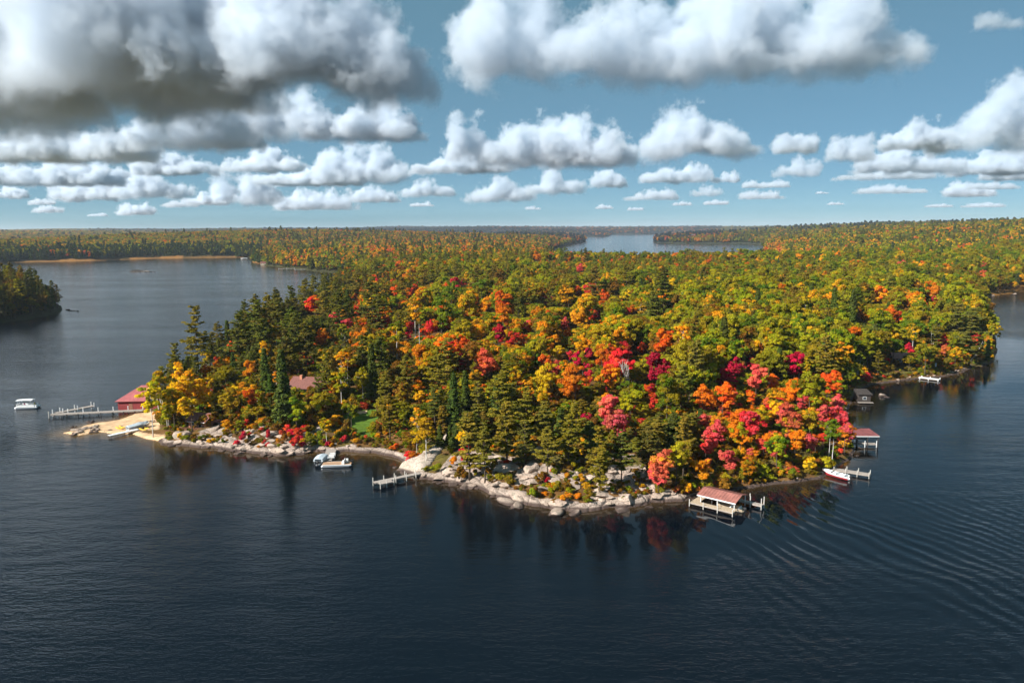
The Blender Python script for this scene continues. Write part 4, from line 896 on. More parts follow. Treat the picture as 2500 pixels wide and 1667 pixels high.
# bare trees
BARE = [bare_mesh(950 + i, 12, MAT['dead'], .42, 4) for i in range(2)]
for px, py, hh_, lab in ((1535, 920, 13, 'leafless white-branched tree in front of bright red maples'), (959, 762, 9, 'leafless pale tree among olive crowns behind the pines'), (1710, 898, 10, 'leafless grey tree beside the crimson maples'), (1606, 735, 11, 'dead pale limbs below a dark pine'), (1175, 660, 10, 'thin leafless tree beside a brownish pine')):
    x, y, z, sd, k = place([px], [py], [hh_ * .55]); o = empty('dead_tree', (x[0], y[0], z[0]), random.uniform(0, 6), lab, 'tree'); o.scale = [hh_ / 12] * 3
    q = bpy.data.objects.new('trunk', BARE[random.randrange(2)]); C.objects.link(q); q.parent = o
def snag(px0, py0, px1, py1, z0, rad, lab, mat, depth_off=0, nb=16):
    a = at(px0, py0, z0); d = _fw + _rt * ((px1 - 1250) / FPX) + _up * ((833.5 - py1) / FPX); k = a.y / d.y; b = Vector((d.x * k, a.y, CAM_H + d.z * k))
    o = empty('dead_tree', a, 0, lab, 'tree'); mb = MB(); v = b - a; mb.tube([v * t for t in (0, .35, .7, 1)], [rad, rad * .8, rad * .5, rad * .2], 6); mb.obj('trunk', mat, o, True)
    m2 = MB()
    for k in range(nb):
        p = v * random.uniform(.35, .97); az = random.uniform(0, 6.28); L = random.uniform(.5, 1.6); m2.tube([p, p + Vector((math.cos(az) * L, math.sin(az) * L, random.uniform(-.2, .3)))], [.04, .012], 4)
    m2.obj('branches', mat, o)
snag(1026, 905, 1023, 790, 9, .16, 'tall grey dead snag standing among olive pines', MAT['dead'])
snag(2369, 882, 2411, 824, 1.0, .14, 'white birch trunk leaning out over the far stony shore', MAT['birch'], nb=8)
snag(2376, 880, 2400, 832, 1.0, .10, 'thinner pale trunk crossing the leaning white birch', MAT['birch'], nb=5)
a, b = at(2318, 893, 1), at(2336, 908, .3); m2 = MB(); m2.tube([a, a.lerp(b, .5), b], [.22, .2, .14], 7); tag(m2.obj('driftwood_log', MAT['dead'], None, True), 'pale fallen log sloping down the far stony bank', 'log')

# ------------------------------------------------------------------ docks, boats, houses
def frame_at(px0, py0, px1, py1, z=0.0):
    a, b = at(px0, py0, z), at(px1, py1, z); d = b - a; return a, math.atan2(d.y, d.x), d.length
def planks(root, L, w, z, mat, name='deck_board', x0=0.0, y0=None, pw=.6, th=.07, gap=.03):
    """boards laid across a deck running along local x"""
    y0 = -w / 2 if y0 is None else y0; n = max(1, int(L / pw)); st = L / n
    me_ = MB().box(0, st - gap, 0, w, -th, 0).mesh(name, mat)
    for i in range(n):
        o = bpy.data.objects.new(name, me_); C.objects.link(o); o.parent = root; o.location = (x0 + i * st, y0, z + random.uniform(-.008, .008))
def posts(root, pts, z0, z1, rad=.09, mat=None):
    me_ = MB().tube([(0, 0, z0), (0, 0, z1)], [rad, rad], 7).mesh('post', mat or MAT['post'])
    for (x, y) in pts:
        o = bpy.data.objects.new('post', me_); C.objects.link(o); o.parent = root; o.location = (x, y, 0)
def stringers(root, L, w, z, x0=0.0, y0=None, mat=None):
    y0 = -w / 2 if y0 is None else y0
    for yy in (y0 + .06, y0 + w - .06): MB().box(x0, x0 + L, yy - .05, yy + .05, z - .27, z - .075).obj('beam', mat or MAT['dock'], root)

MAT['shadered'] = pbr('shade_toned_red_metal', (.22, .07, .065), .55, var=.3, scale=.9)  # slip roof red, with the shade lying on it put into the colour
# 1 long dock by the red boathouse
a, rz, L = frame_at(124, 1019, 350, 1008); d1 = empty('long_dock', a, rz, 'long weathered dock with white posts below the red boathouse', 'dock')
planks(d1, L, 1.9, .95, MAT['dock']); stringers(d1, L, 1.9, .95)
posts(d1, [(x, s * 1.02) for x in np.linspace(.2, L - .3, 7) for s in (1,)], -1.2, 2.1, .13, MAT['white']); posts(d1, [(x, -1.02) for x in np.linspace(1.5, L - 2, 8)], -1.2, .9, .10, MAT['dark']); posts(d1, [(-.05, -.95)], -1.2, 2.0, .15)
ang = math.radians(64)
f1 = empty('dock_finger', a + Vector((math.cos(rz), math.sin(rz), 0)) * .9 + Vector((0, 1.0, 0)), rz + ang - .35, 'short raised dock finger leaving the long dock end', 'dock')
planks(f1, 10.5, 1.7, 1.12, MAT['dock']); stringers(f1, 10.5, 1.7, 1.12); posts(f1, [(x, s * .95) for x in (1.5, 5.5, 10.2) for s in (-1, 1)], -1.2, 2.2, .13, MAT['white'])
# 2 red boathouse, hip roof
bh = at(289, 1003); hb_ = empty('red_boathouse', bh, math.radians(3), 'red boathouse with faded red hip roof beside the long dock', 'boathouse')
Lx, Ly, hw_, e = 13.0, 10.0, 3.0, .55
MB().box(0, Lx, 0, Ly, .25, hw_).obj('wall', MAT['red'], hb_)
MB().add([(-e, -e, hw_), (Lx + e, -e, hw_), (Lx + e, Ly + e, hw_), (-e, Ly + e, hw_), (Ly / 2, Ly / 2, hw_ + 3.6), (Lx - Ly / 2, Ly / 2, hw_ + 3.6), (-e, -e, hw_ - .16), (Lx + e, -e, hw_ - .16), (Lx + e, Ly + e, hw_ - .16), (-e, Ly + e, hw_ - .16)],
         [(0, 1, 5, 4), (1, 2, 5), (2, 3, 4, 5), (3, 0, 4), (6, 7, 1, 0), (7, 8, 2, 1), (8, 9, 3, 2), (9, 6, 0, 3), (9, 8, 7, 6)]).obj('roof', MAT['redroof'], hb_)
for x in np.arange(.35, Lx, .8): MB().box(x, x + .05, -.03, -.003, .3, hw_ - .1).obj('batten', MAT['red'], hb_)
MB().box(3.2, 4.2, -.05, -.004, .3, 2.3).obj('door', MAT['redwood'], hb_); MB().box(-.04, -.004, 2.5, 7.5, .3, 2.6).obj('boat_door', MAT['dark'], hb_)
posts(hb_, [(x, y) for x in (.3, 4, 8, 12) for y in (.3, 9.7)], -1.5, .3, .16, MAT['dark'])
# 3 hull maker
def hull(L, B, H, bow=.42, n=13, flare=.82, transom=.8, sheer=.25):
    rings = []
    for i in range(n):
        t = i / (n - 1); x = L * t; w = B / 2 * (1 if t < 1 - bow else math.sqrt(max(1 - ((t - 1 + bow) / bow) ** 2, 0.0004))) * (transom + (1 - transom) * min(1, t / .25)); z1 = H * (1 + sheer * max(0, (t - .4) / .6) ** 2); zk = H * .5 * max(0, (t - .75) / .25) ** 2
        rings.append([(x, -w, z1), (x, -w * flare, z1 * .42 + zk * .5), (x, -w * .4, zk), (x, 0, zk - .05), (x, w * .4, zk), (x, w * flare, z1 * .42 + zk * .5), (x, w, z1), (x, w - .07 if w > .1 else w * .5, z1), (x, (w - .12) * .8 if w > .2 else w * .3, max(.18, zk + .1)), (x, -(w - .12) * .8 if w > .2 else -w * .3, max(.18, zk + .1)), (x, -w + .07 if w > .1 else -w * .5, z1)])
    return MB().loft(rings)
def outboard(root, x, y, z, col='black'):
    m = MB().loft([[(x - .32, y - .17, z + .1), (x + .22, y - .17, z + .1), (x + .22, y + .17, z + .1), (x - .32, y + .17, z + .1)], [(x - .36, y - .2, z + .35), (x + .24, y - .2, z + .35), (x + .24, y + .2, z + .35), (x - .36, y + .2, z + .35)], [(x - .22, y - .14, z + .58), (x + .14, y - .14, z + .58), (x + .14, y + .14, z + .58), (x - .22, y + .14, z + .58)]])
    o = m.obj('outboard_motor', MAT[col], root); mm = MB(); mm.box(x - .12, x + .1, y - .06, y + .06, z - .75, z + .12).box(x - .3, x + .1, y - .09, y + .09, z - .62, z - .56); mm.obj('motor_leg', MAT[col], o)
def pontoon(root, L=6.8, B=2.5, deckmat='carpet', rail=True):
    for s in (-1, 1):
        m = MB().tube([(-.1, s * .85, .18), (.2, s * .85, .2), (L - .7, s * .85, .2), (L, s * .85, .32)], [.26, .30, .30, .06], 10); m.obj('pontoon', MAT['alu'], root, True)
    MB().box(.1, L - .2, -B / 2, B / 2, .52, .62).obj('deck', MAT[deckmat], root); MB().box(.08, L - .18, -B / 2 - .03, -B / 2 - .002, .46, .66).obj('deck_trim', MAT['white'], root); MB().box(.08, L - .18, B / 2 + .002, B / 2 + .03, .46, .66).obj('deck_trim', MAT['white'], root)
    if rail:
        for s in (-1, 1):
            MB().box(1.0, L - .9, s * (B / 2 - .05) - .02, s * (B / 2 - .05) + .02, .70, 1.25).obj('side_panel', MAT['white'], root); MB().bar((.9, s * (B / 2 - .05), 1.30), (L - .8, s * (B / 2 - .05), 1.30), .05).obj('rail', MAT['alu'], root)
def seat(root, x, y, w, d, mat='white', back=1, name='bench_seat', z=.62, ax='x'):
    o = MB().box(x, x + d, y, y + w, z, z + .42).obj(name, MAT[mat], root); MB().box(x + (d - .14 if back > 0 else 0), x + (d if back > 0 else .14), y, y + w, z + .424, z + .85).obj('backrest', MAT[mat], o)
# people on the boat
def person(loc, rz, shirt, label, cat='person'):
    root = empty('person', loc, rz, label, cat)
    me_ = bpy.data.meshes.new('body')
    J = [((0, 0, .12), .15), ((0, -.02, .35), .16), ((0, -.02, .55), .17), ((0, 0, .66), .07), ((0, .03, .76), .095), ((0, .03, .88), .10),
         ((.10, .08, .10), .09), ((.13, .45, .10), .075), ((.13, .48, -.30), .05), ((.13, .60, -.36), .04), ((-.10, .08, .10), .09), ((-.13, .45, .10), .075), ((-.13, .48, -.30), .05), ((-.13, .60, -.36), .04),
         ((.21, 0, .54), .065), ((.25, .10, .28), .045), ((.16, .36, .26), .036), ((.13, .45, .27), .034), ((-.21, 0, .54), .065), ((-.25, .10, .28), .045), ((-.16, .36, .26), .036), ((-.13, .45, .27), .034)]
    Ed = [(0, 1), (1, 2), (2, 3), (3, 4), (4, 5), (0, 6), (6, 7), (7, 8), (8, 9), (0, 10), (10, 11), (11, 12), (12, 13), (2, 14), (14, 15), (15, 16), (16, 17), (2, 18), (18, 19), (19, 20), (20, 21)]
    me_.from_pydata([j[0] for j in J], Ed, []); o = bpy.data.objects.new('body', me_); C.objects.link(o); o.parent = root
    o.modifiers.new('skin', 'SKIN')
    for k, j in enumerate(J): me_.skin_vertices[0].data[k].radius = (j[1], j[1])
    me_.skin_vertices[0].data[0].use_root = True
    ss = o.modifiers.new('sub', 'SUBSURF'); ss.levels = ss.render_levels = 1
    t = NT('clothed_figure'); z = t.n('SeparateXYZ', i_0=t.n('TexCoord').outputs['Object']).outputs[2]
    c = t.mix(t.rng(z, .655, .66), shirt, (.50, .30, .22)); c = t.mix(t.rng(z, .88, .90), c, (.05, .03, .02)); c = t.mix(t.rng(z, .16, .18), (.04, .05, .08), c)
    b = t.n('BsdfPrincipled', i_Base_Color=c, i_Roughness=.8); t.l(b.outputs[0], t.out.inputs[0]); me_.materials.append(t.m)
    return root
# 4 pontoon boat under way
a, rz, _ = frame_at(40, 996, 80, 994); pb = empty('pontoon_boat', at(41, 997), rz - .12, 'white pontoon boat with canopy cruising off the long dock', 'boat')
pontoon(pb, 6.6, 2.5, 'white'); outboard(pb, -.1, 0, .7)
for x in (.9, 4.6):
    for s in (-1, 1): MB().bar((x, s * 1.18, .66), (x + .15, s * 1.18, 2.55), .05).obj('canopy_pole', MAT['alu'], pb)
MB().loft([[(.5 + i * .9, -1.35, 2.55 + .10 * math.sin(i * .62)), (.5 + i * .9, 0, 2.75 + .10 * math.sin(i * .62)), (.5 + i * .9, 1.35, 2.55 + .1 * math.sin(i * .62)), (.5 + i * .9, 0, 2.62)] for i in range(6)]).obj('canopy', MAT['white'], pb)
seat(pb, .5, -1.1, 2.2, .6, 'white', -1); seat(pb, 5.0, -1.1, .8, 1.2, 'white', -1)
B4 = pb.matrix_basis if False else Matrix.Translation(pb.location) @ Matrix.Rotation(rz - .12, 4, 'Z')
person(B4 @ Vector((2.6, -.5, 1.05)), rz - .12 - math.pi / 2, (.42, .03, .15), 'seated person in magenta top under the pontoon boat canopy')
MB().box(2.35, 2.9, -.75, -.25, .625, 1.03).obj('helm_seat', MAT['white'], pb)
person(B4 @ Vector((5.4, -.3, 1.12)), rz - .12 - math.pi / 2, (.65, .55, .15), 'seated person in yellow top at the pontoon boat bow')
MB().box(3.3, 3.9, -.9, -.2, .625, 1.5).obj('console', MAT['white'], pb)
# 5 small dock and speedboat by the beach
a, rz, L = frame_at(266, 1070, 338, 1054); d2 = empty('narrow_dock', a, rz, 'narrow pale aluminium dock on thin legs off the beach', 'dock'); planks(d2, L, 1.3, .8, MAT['white']); stringers(d2, L, 1.3, .8, mat=MAT['alu']); posts(d2, [(x, s * .62) for x in np.linspace(.3, L - .4, 5) for s in (-1, 1)], -1.4, .78, .05, MAT['dark'])
sb = empty('speedboat', at(311, 1051, .4), rz, 'white and blue covered speedboat drawn up beside the narrow dock', 'boat')
hull(6.0, 2.2, .9).obj('hull', MAT['white'], sb); MB().loft([[(x, -w, .98 + b), (x, 0, 1.35 + b * 2), (x, w, .98 + b), (x, 0, .9)] for x, w, b in ((.1, .95, 0), (1.6, 1.08, .06), (3.2, 1.05, .16), (4.4, .75, .10), (5.5, .3, .12))]).obj('boat_cover', MAT['cover'], sb); MB().box(.1, 4.6, -1.14, -1.105, .55, .78).obj('stripe', MAT['blue'], sb)
# 6 kayaks and loungers
def kayak(px, py, rz, lab):
    z = gz_at(at(px, py).x, at(px, py).y); o = empty('kayak', at(px, py, max(z, .1)), rz, lab, 'kayak', 'yellow kayaks on the beach')
    n = 11; R_ = []
    for i in range(n):
        t = i / (n - 1); w = .36 * math.sin(math.pi * min(max(t, .02), .98)) ** .7; h = .32 * math.sin(math.pi * min(max(t, .02), .98)) ** .5; x = (t - .5) * 3.6; up = .22 * (2 * t - 1) ** 2
        R_.append([(x, w * math.cos(q), .2 + up + h * .6 * math.sin(q)) for q in np.linspace(0, 2 * math.pi, 9)[:-1]])
    MB().loft(R_).obj('hull', MAT['yellow'], o, True); MB().box(-.55, .35, -.2, .2, .36, .40).obj('cockpit', MAT['black'], o)
kayak(291, 1047, 2.6, 'yellow kayak on the sand, inner of the pair before the speedboat'); kayak(298, 1044, 2.5, 'yellow kayak on the sand, outer of the pair before the speedboat')
kayak(349, 1050, 2.65, 'yellow kayak on the sand by the shrubs, lower of the pair'); kayak(356, 1046, 2.55, 'yellow kayak on the sand by the shrubs, upper of the pair')
for i, (px, py) in enumerate(((366, 1031), (373, 1029))):
    z = gz_at(at(px, py).x, at(px, py).y); o = empty('beach_chair', at(px, py, z + .05), .3, ['dark beach lounger on the sand, the one nearer the water', 'dark beach lounger on the sand, the one nearer the trees'][i], 'chair', 'beach loungers')
    MB().box(-.7, .6, -.3, .3, .30, .36).obj('seat', MAT['black'], o); MB().bar((.6, 0, .33), (1.1, 0, .9), .6, .05).obj('backrest', MAT['white'], o); 
    for x in (-.6, .5):
        for y in (-.27, .27): MB().box(x - .03, x + .03, y - .03, y + .03, 0, .30).obj('leg', MAT['black'], o)
# 7 brick-red cabin with deck
def gable(root, L, Wd, h, rise, wall, roof, ov=.5, th=.14):
    MB().box(0, L, 0, Wd, -1.5, h).obj('wall', wall, root)
    MB().add([(.0, 0, h), (0, Wd, h), (0, Wd / 2, h + rise)], [(0, 1, 2)]).obj('gable', wall, root); MB().add([(L, 0, h), (L, Wd, h), (L, Wd / 2, h + rise)], [(0, 2, 1)]).obj('gable', wall, root)
    k = rise / (Wd / 2)
    for s in (0, 1):
        y0, z0 = (-ov, h - k * ov) if s == 0 else (Wd + ov, h - k * ov); yr = Wd / 2
        MB().add([(-ov, y0, z0 + .02), (L + ov, y0, z0 + .02), (L + ov, yr, h + rise + .02), (-ov, yr, h + rise + .02), (-ov, y0, z0 + th), (L + ov, y0, z0 + th), (L + ov, yr, h + rise + th), (-ov, yr, h + rise + th)],
                 [(0, 1, 2, 3), (4, 5, 6, 7), (0, 1, 5, 4), (1, 2, 6, 5), (2, 3, 7, 6), (3, 0, 4, 7)]).obj('roof', roof, root)
def window(root, x, y, z, w, h, fm='white', nrm='y'):
    f = MB()
    if nrm == 'y':
        o = MB().box(x - .08, x + w + .08, y - .05, y - .003, z - .08, z + h + .08).obj('window', MAT[fm], root); MB().box(x, x + w, y - .065, y - .052, z, z + h).obj('pane', MAT['glass'], o)
    else:
        o = MB().box(x - .05, x - .003, y - .08, y + w + .08, z - .08, z + h + .08).obj('window', MAT[fm], root); MB().box(x - .065, x - .052, y, y + w, z, z + h).obj('pane', MAT['glass'], o)
def on_ground(px, py, h):
    x, y, z, sd, k = place([px], [py], [h]); return Vector((x[0], y[0], z[0]))
p = on_ground(461, 1042, .4); cb_ = empty('brick_cabin', p, math.radians(-17), 'small brick-red cabin with brown roof and raised deck above the rocks', 'cabin')
gable(cb_, 5.4, 4.6, 2.3, 1.5, MAT['brick'], MAT['brownroof'])
window(cb_, 3.2, 0, .5, .9, 1.5); window(cb_, 1.0, 0, 1.1, .7, .7); MB().box(-.05, 5.45, -.56, -.505, 1.92, 2.06).obj('fascia', MAT['white'], cb_)
dk = MB(); dk.box(-1.2, 5.6, -2.0, -.07, -.22, -.10); dk.obj('deck', MAT['redwood'], cb_)
for x in np.linspace(-1.1, 5.5, 7): MB().box(x - .06, x + .06, -2.0, -1.88, -2.2, .85).obj('deck_post', MAT['redwood'], cb_)
for z in (.25, .52, .85): MB().box(-1.2, 5.6, -1.99, -1.93, z - .05, z + .05).obj('rail', MAT['redwood'], cb_)
MB().box(6.6, 10.8, .6, 4.2, 2.15, 2.35).obj('porch_roof', MAT['brownroof'], cb_); MB().box(6.9, 10.5, 3.6, 4.0, -1.2, 2.14).obj('porch_wall', MAT['dark'], cb_)
for x in (6.8, 10.6): MB().box(x - .07, x + .07, .7, .84, -1.5, 2.14).obj('porch_post', MAT['redwood'], cb_)
# 8 brown-roofed house in the woods
p = on_ground(706, 946, 2.4); hs = empty('brown_house', p, math.radians(-14), 'brown-roofed house half hidden among dark pines', 'house'); gable(hs, 8.5, 7.5, 2.7, 2.2, MAT['brick'], MAT['brownroof'], .7); window(hs, 1.5, 0, 1.0, 1.2, 1.2); window(hs, 5.2, 0, 1.0, 1.2, 1.2); MB().box(3.4, 4.3, -.05, -.003, .0, 2.05).obj('door', MAT['dark'], hs); MB().box(2.0, 2.7, 2.6, 3.3, 3.6, 5.6).obj('chimney', MAT['brick'], hs)
p = on_ground(668, 920, 1.8); h2 = empty('brown_shed', p, math.radians(-4), 'low brown-roofed outbuilding behind the house in the pines', 'house'); gable(h2, 8.5, 5, 2.5, 1.3, MAT['brick'], MAT['brownroof'], .5); window(h2, 2.5, 0, 1.0, 1.0, .9)
p = on_ground(741, 918, .3); lp = empty('lamp_post', p, 0, 'slim white lamp post beside the brown-roofed house', 'lamp'); MB().tube([(0, 0, -.3), (0, 0, 4.2)], [.09, .07], 7).obj('pole', MAT['white'], lp); MB().box(-.1, .9, -.14, .14, 4.2, 4.38).obj('lamp_head', MAT['black'], lp)
# 9 pontoon dock below the lawn
a, rz, L = frame_at(797, 1131, 815, 1094); d3 = empty('pontoon_dock', a, rz, 'grey plank dock with slatted benches between two moored boats', 'dock'); planks(d3, L, 2.3, .72, MAT['dock'], pw=.5); stringers(d3, L, 2.3, .72); posts(d3, [(x, s * 1.2) for x in np.linspace(.3, L - .5, 4) for s in (-1, 1)], -1.5, .9, .08, MAT['dock'])
for x, y in ((.3, -2.1), (2.3, -2.0)):
    o = empty('dock_bench', Matrix.Translation(a) @ Matrix.Rotation(rz, 4, 'Z') @ Vector((x, -.95, .735)), rz, ['slatted bench at the outer end of the pontoon dock', 'slatted bench farther in on the pontoon dock'][x > 1], 'bench', 'dock benches')
    for k in range(3): MB().box(.1 + k * .16, .22 + k * .16, -.75, .75, .42, .46).obj('slat', MAT['white'], o)
    for k in range(2): MB().box(.60, .64, -.75, .75, .55 + k * .18, .67 + k * .18).obj('slat', MAT['white'], o)
    for yy in (-.7, .7): MB().box(.1, .16, yy - .03, yy + .03, 0, .415).obj('leg', MAT['alu'], o); MB().box(.54, .595, yy - .03, yy + .03, 0, .92).obj('leg', MAT['alu'], o)
MB().box(L - .9, L - .8, -1.1, 1.1, .74, 1.5).obj('gate', MAT['dock'], d3)
a, rz2, _ = frame_at(787, 1138, 856, 1136); p3 = empty('moored_pontoon', at(787, 1138), rz2, 'flat tan-decked pontoon boat moored across the dock end', 'boat'); pontoon(p3, 6.7, 2.4, 'carpet', False); outboard(p3, 6.6, 0, .75); seat(p3, 4.4, -.9, 1.8, .6, 'white', 1); MB().box(5.2, 5.7, .2, .8, .625, 1.45).obj('console', MAT['white'], p3); MB().bar((5.3, .5, 1.45), (5.3, .5, 2.0), .05).obj('windscreen', MAT['glass'], p3); MB().bar((.2, -1.15, .95), (4.2, -1.15, .95), .04).obj('rail', MAT['alu'], p3)
sb2 = empty('covered_boat', at(776, 1136), math.radians(84), 'small boat under a blue-grey canvas canopy left of the pontoon dock'.replace('left of', 'beside'), 'boat'); hull(5.0, 2.3, .8).obj('hull', MAT['alu'], sb2); outboard(sb2, -.2, 0, .55)
MB().loft([[(x, -1.15, .85), (x, -1.0, 1.35 + b), (x, 0, 1.6 + b), (x, 1.0, 1.35 + b), (x, 1.15, .85)] for x, b in ((.2, 0), (1.2, .18), (2.6, .22), (4.0, .02))], closed=True).obj('canopy', MAT['cover'], sb2); MB().box(.15, .19, -.7, .7, .95, 1.35).obj('window', MAT['glass'], sb2)
# 10 small L dock at the slab
a, rz, L = frame_at(913, 1188, 1033, 1163); d4 = empty('plank_dock', a, rz, 'small grey plank dock with bare posts at the granite slab', 'dock'); planks(d4, L, 1.25, .95, MAT['dock']); stringers(d4, L, 1.25, .95)
planks(d4, 3.0, 1.25, .94, MAT['dock'], x0=.6, y0=-1.88); stringers(d4, 3.0, 1.25, .94, .6, -1.88)
posts(d4, [(x, s * .7) for x in np.linspace(.1, L - 1.5, 5) for s in (1,)] + [(x, -.7) for x in (4.6, 7.0, 9.2)] + [(.6, -1.95), (2.0, -1.95), (3.6, -1.95)], -1.3, 1.75, .085, MAT['post'])
# 11 open boathouse with metal roof, U dock, skiff
RZ = frame_at(1703, 1206, 1779, 1224, 2.1)[1]; c0 = at(1694, 1234); ob = empty('open_boathouse', c0, RZ, 'open boathouse with ribbed faded red roof on posts over the water', 'boathouse')
Lr, Wr, hp = 7.6, 5.6, 2.05
def ribbed(root, x0, x1, y0, z0, y1, z1, mat, n, name='roof'):
    o = MB().add([(x0, y0, z0), (x1, y0, z0), (x1, y1, z1), (x0, y1, z1), (x0, y0, z0 + .06), (x1, y0, z0 + .06), (x1, y1, z1 + .06), (x0, y1, z1 + .06)], [(3, 2, 1, 0), (4, 5, 6, 7), (0, 1, 5, 4), (1, 2, 6, 5), (2, 3, 7, 6), (3, 0, 4, 7)]).obj(name, mat, root)
    for k in range(n + 1):
        x = x0 + (x1 - x0) * k / n; MB().bar((x, y0, z0 + .09), (x, y1, z1 + .09), .07, .07).obj('roof_rib', mat, o)
ribbed(ob, 0.3, .3 + Lr, .6, hp, 3.5, hp + .75, MAT['pinkroof'], 13); ribbed(ob, .3, .3 + Lr, 6.4, hp, 3.5, hp + .75, MAT['pinkroof'], 13)
MB().box(.3, .3 + Lr, .55, .598, hp - .16, hp + .06).obj('fascia', MAT['white'], ob)
posts(ob, [(x, y) for x in (.9, 4.2, 7.5) for y in (1.0, 6.0)], -1.6, hp - .02, .09, MAT['white'])
planks(ob, 8.6, 1.3, .75, MAT['dock2'], x0=-.6, y0=-.6); stringers(ob, 8.6, 1.3, .75, -.6, -.6); planks(ob, 1.4, 6.0, .73, MAT['dock2'], x0=-.6, y0=.72, pw=.7); planks(ob, 4.5, 1.1, .75, MAT['dock'], x0=6.2, y0=5.9); stringers(ob, 4.5, 1.1, .75, 6.2, 5.9)
posts(ob, [(-.6, -.66), (2.2, -.66), (5.0, -.66), (7.9, -.66)], -1.6, 1.35, .09); posts(ob, [(8.6, 5.8), (10.7, 5.8), (10.7, 7.1), (8.0, 7.1)], -1.6, 2.2, .09)
M11 = Matrix.Translation(c0) @ Matrix.Rotation(RZ, 4, 'Z')
sk = empty('fishing_skiff', M11 @ Vector((8.6, 2.7, -.12)), RZ + math.pi, 'beige fishing skiff with outboard moored under the open boathouse', 'boat'); hull(5.2, 1.8, .75).obj('hull', MAT['beige'], sk); outboard(sk, -.2, 0, .5); seat(sk, .6, -.6, 1.2, .45, 'white', -1, 'bench', .2); seat(sk, 2.2, -.6, 1.2, .45, 'white', -1, 'bench', .2)
stp = empty('timber_steps', on_ground(1712, 1204, .4), RZ + .7, 'short pale timber steps climbing the bank behind the open boathouse', 'steps')
for k in range(4): MB().box(-.9, .9, k * .42, k * .42 + .36, -.4, .12 + k * .24).obj('step', MAT['dock2'], stp)
# 12 red and white runabout at its dock
a, rz, L = frame_at(2124, 1166, 2030, 1151); d5 = empty('runabout_dock', a, rz, 'grey dock with short posts beside the red and white boat', 'dock'); planks(d5, L, 1.5, .75, MAT['dock']); stringers(d5, L, 1.5, .75); posts(d5, [(x, s * .82) for x in np.linspace(.1, L - .6, 4) for s in (-1, 1)], -1.4, 1.45, .07, MAT['post'])
a, rz, _ = frame_at(2073, 1173, 2012, 1156); rb = empty('red_runabout', a, rz, 'red and white open motorboat moored along the shore dock', 'boat'); hull(6.0, 2.0, .85).obj('hull', MAT['white'], rb); 
hull(6.06, 2.06, .60, sheer=.8).obj('lower_hull', MAT['redhull'], rb, M=None).location = (-.03, 0, -.04); outboard(rb, -.25, 0, .55); seat(rb, .7, -.75, 1.5, .5, 'white', -1, 'bench', .25); seat(rb, 2.6, -.75, 1.5, .5, 'white', -1, 'bench', .25); MB().bar((3.7, -.7, .95), (3.7, .7, .95), .05, .4).obj('windscreen', MAT['glass'], rb)
# 13 covered slip on the side bay
a = at(2068, 1092); cs = empty('covered_slip', a, math.radians(-3), 'covered boat slip with flat red roof toned dark for shade on posts', 'boathouse'); ribbed(cs, -1.0, 7.4, 0, 2.75, 6.2, 2.95, MAT['shadered'], 10); MB().box(-1.0, 7.4, -.05, -.003, 2.62, 2.80).obj('fascia', MAT['white'], cs)
posts(cs, [(x, y) for x in (-.6, 2.2, 4.8, 7.2) for y in (.25, 6.0)], -1.6, 2.72, .10, MAT['dark']); planks(cs, 8.0, 1.1, .8, MAT['dock'], x0=-1, y0=.3); stringers(cs, 8.0, 1.1, .8, -1, .3); planks(cs, 8.0, 1.1, .8, MAT['dock'], x0=-1, y0=5.0); stringers(cs, 8.0, 1.1, .8, -1, 5.0); posts(cs, [(4.2, .2), (6.9, .2)], -1.6, 1.6, .09, MAT['white'])
# 14 small dark boathouse
a = at(2096, 984); sh = empty('dark_boathouse', a, math.radians(-6), 'small dark timber boathouse tucked under orange leaves', 'boathouse'); MB().box(0, 3.4, 0, 4.5, .4, 2.6).obj('wall', MAT['dark'], sh); ribbed(sh, -.4, 3.8, -.4, 2.62, 4.9, 3.3, MAT['dark'], 5); posts(sh, [(.2, .2), (3.2, .2), (.2, 4.3), (3.2, 4.3)], -1.5, .45, .1, MAT['dark']); planks(sh, 4.4, 1.0, .38, MAT['dock'], x0=-.4, y0=-1.05); window(sh, 1.2, 0, 1.2, .9, .7)
# 15 far right shore
a, rz, L = frame_at(2244, 924, 2294, 930); d6 = empty('white_dock', a, rz, 'low white dock lying along the far stony shore', 'dock'); planks(d6, L, 2.2, .55, MAT['white']); stringers(d6, L, 2.2, .55); posts(d6, [(x, s * 1.12) for x in (.5, L / 2, L - .2) for s in (-1, 1)], -1.2, .9, .14, MAT['white'])
p = on_ground(2284, 896, .6); pd_ = empty('paddleboard', p, .3, 'white board standing upright on the small far lawn', 'paddleboard'); MB().loft([[(.42 * math.sin(math.pi * t) ** .6 * math.cos(q), .06 * math.sin(q), .05 + 2.6 * t) for q in np.linspace(0, 6.283, 11)[:-1]] for t in np.linspace(.02, .98, 9)]).obj('board', MAT['white'], pd_, True)
p = on_ground(2250, 812, 1.0); th_ = empty('teal_house', p, math.radians(-50), 'house with teal metal roof half hidden on the wooded bank', 'house'); gable(th_, 8, 7, 3.0, 3.0, MAT['dark'], MAT['teal'], .6); window(th_, 2, 0, 1, 1.2, 1.1)
p = on_ground(2182, 886, .6); ph_ = empty('pink_cabin', p, math.radians(-8), 'small cabin with dusty pink roof behind the far shore trees', 'cabin'); gable(ph_, 5, 5, 2.4, 1.5, MAT['dark'], MAT['pinkroof'], .4); window(ph_, 1.5, 0, 1, 1., .9)
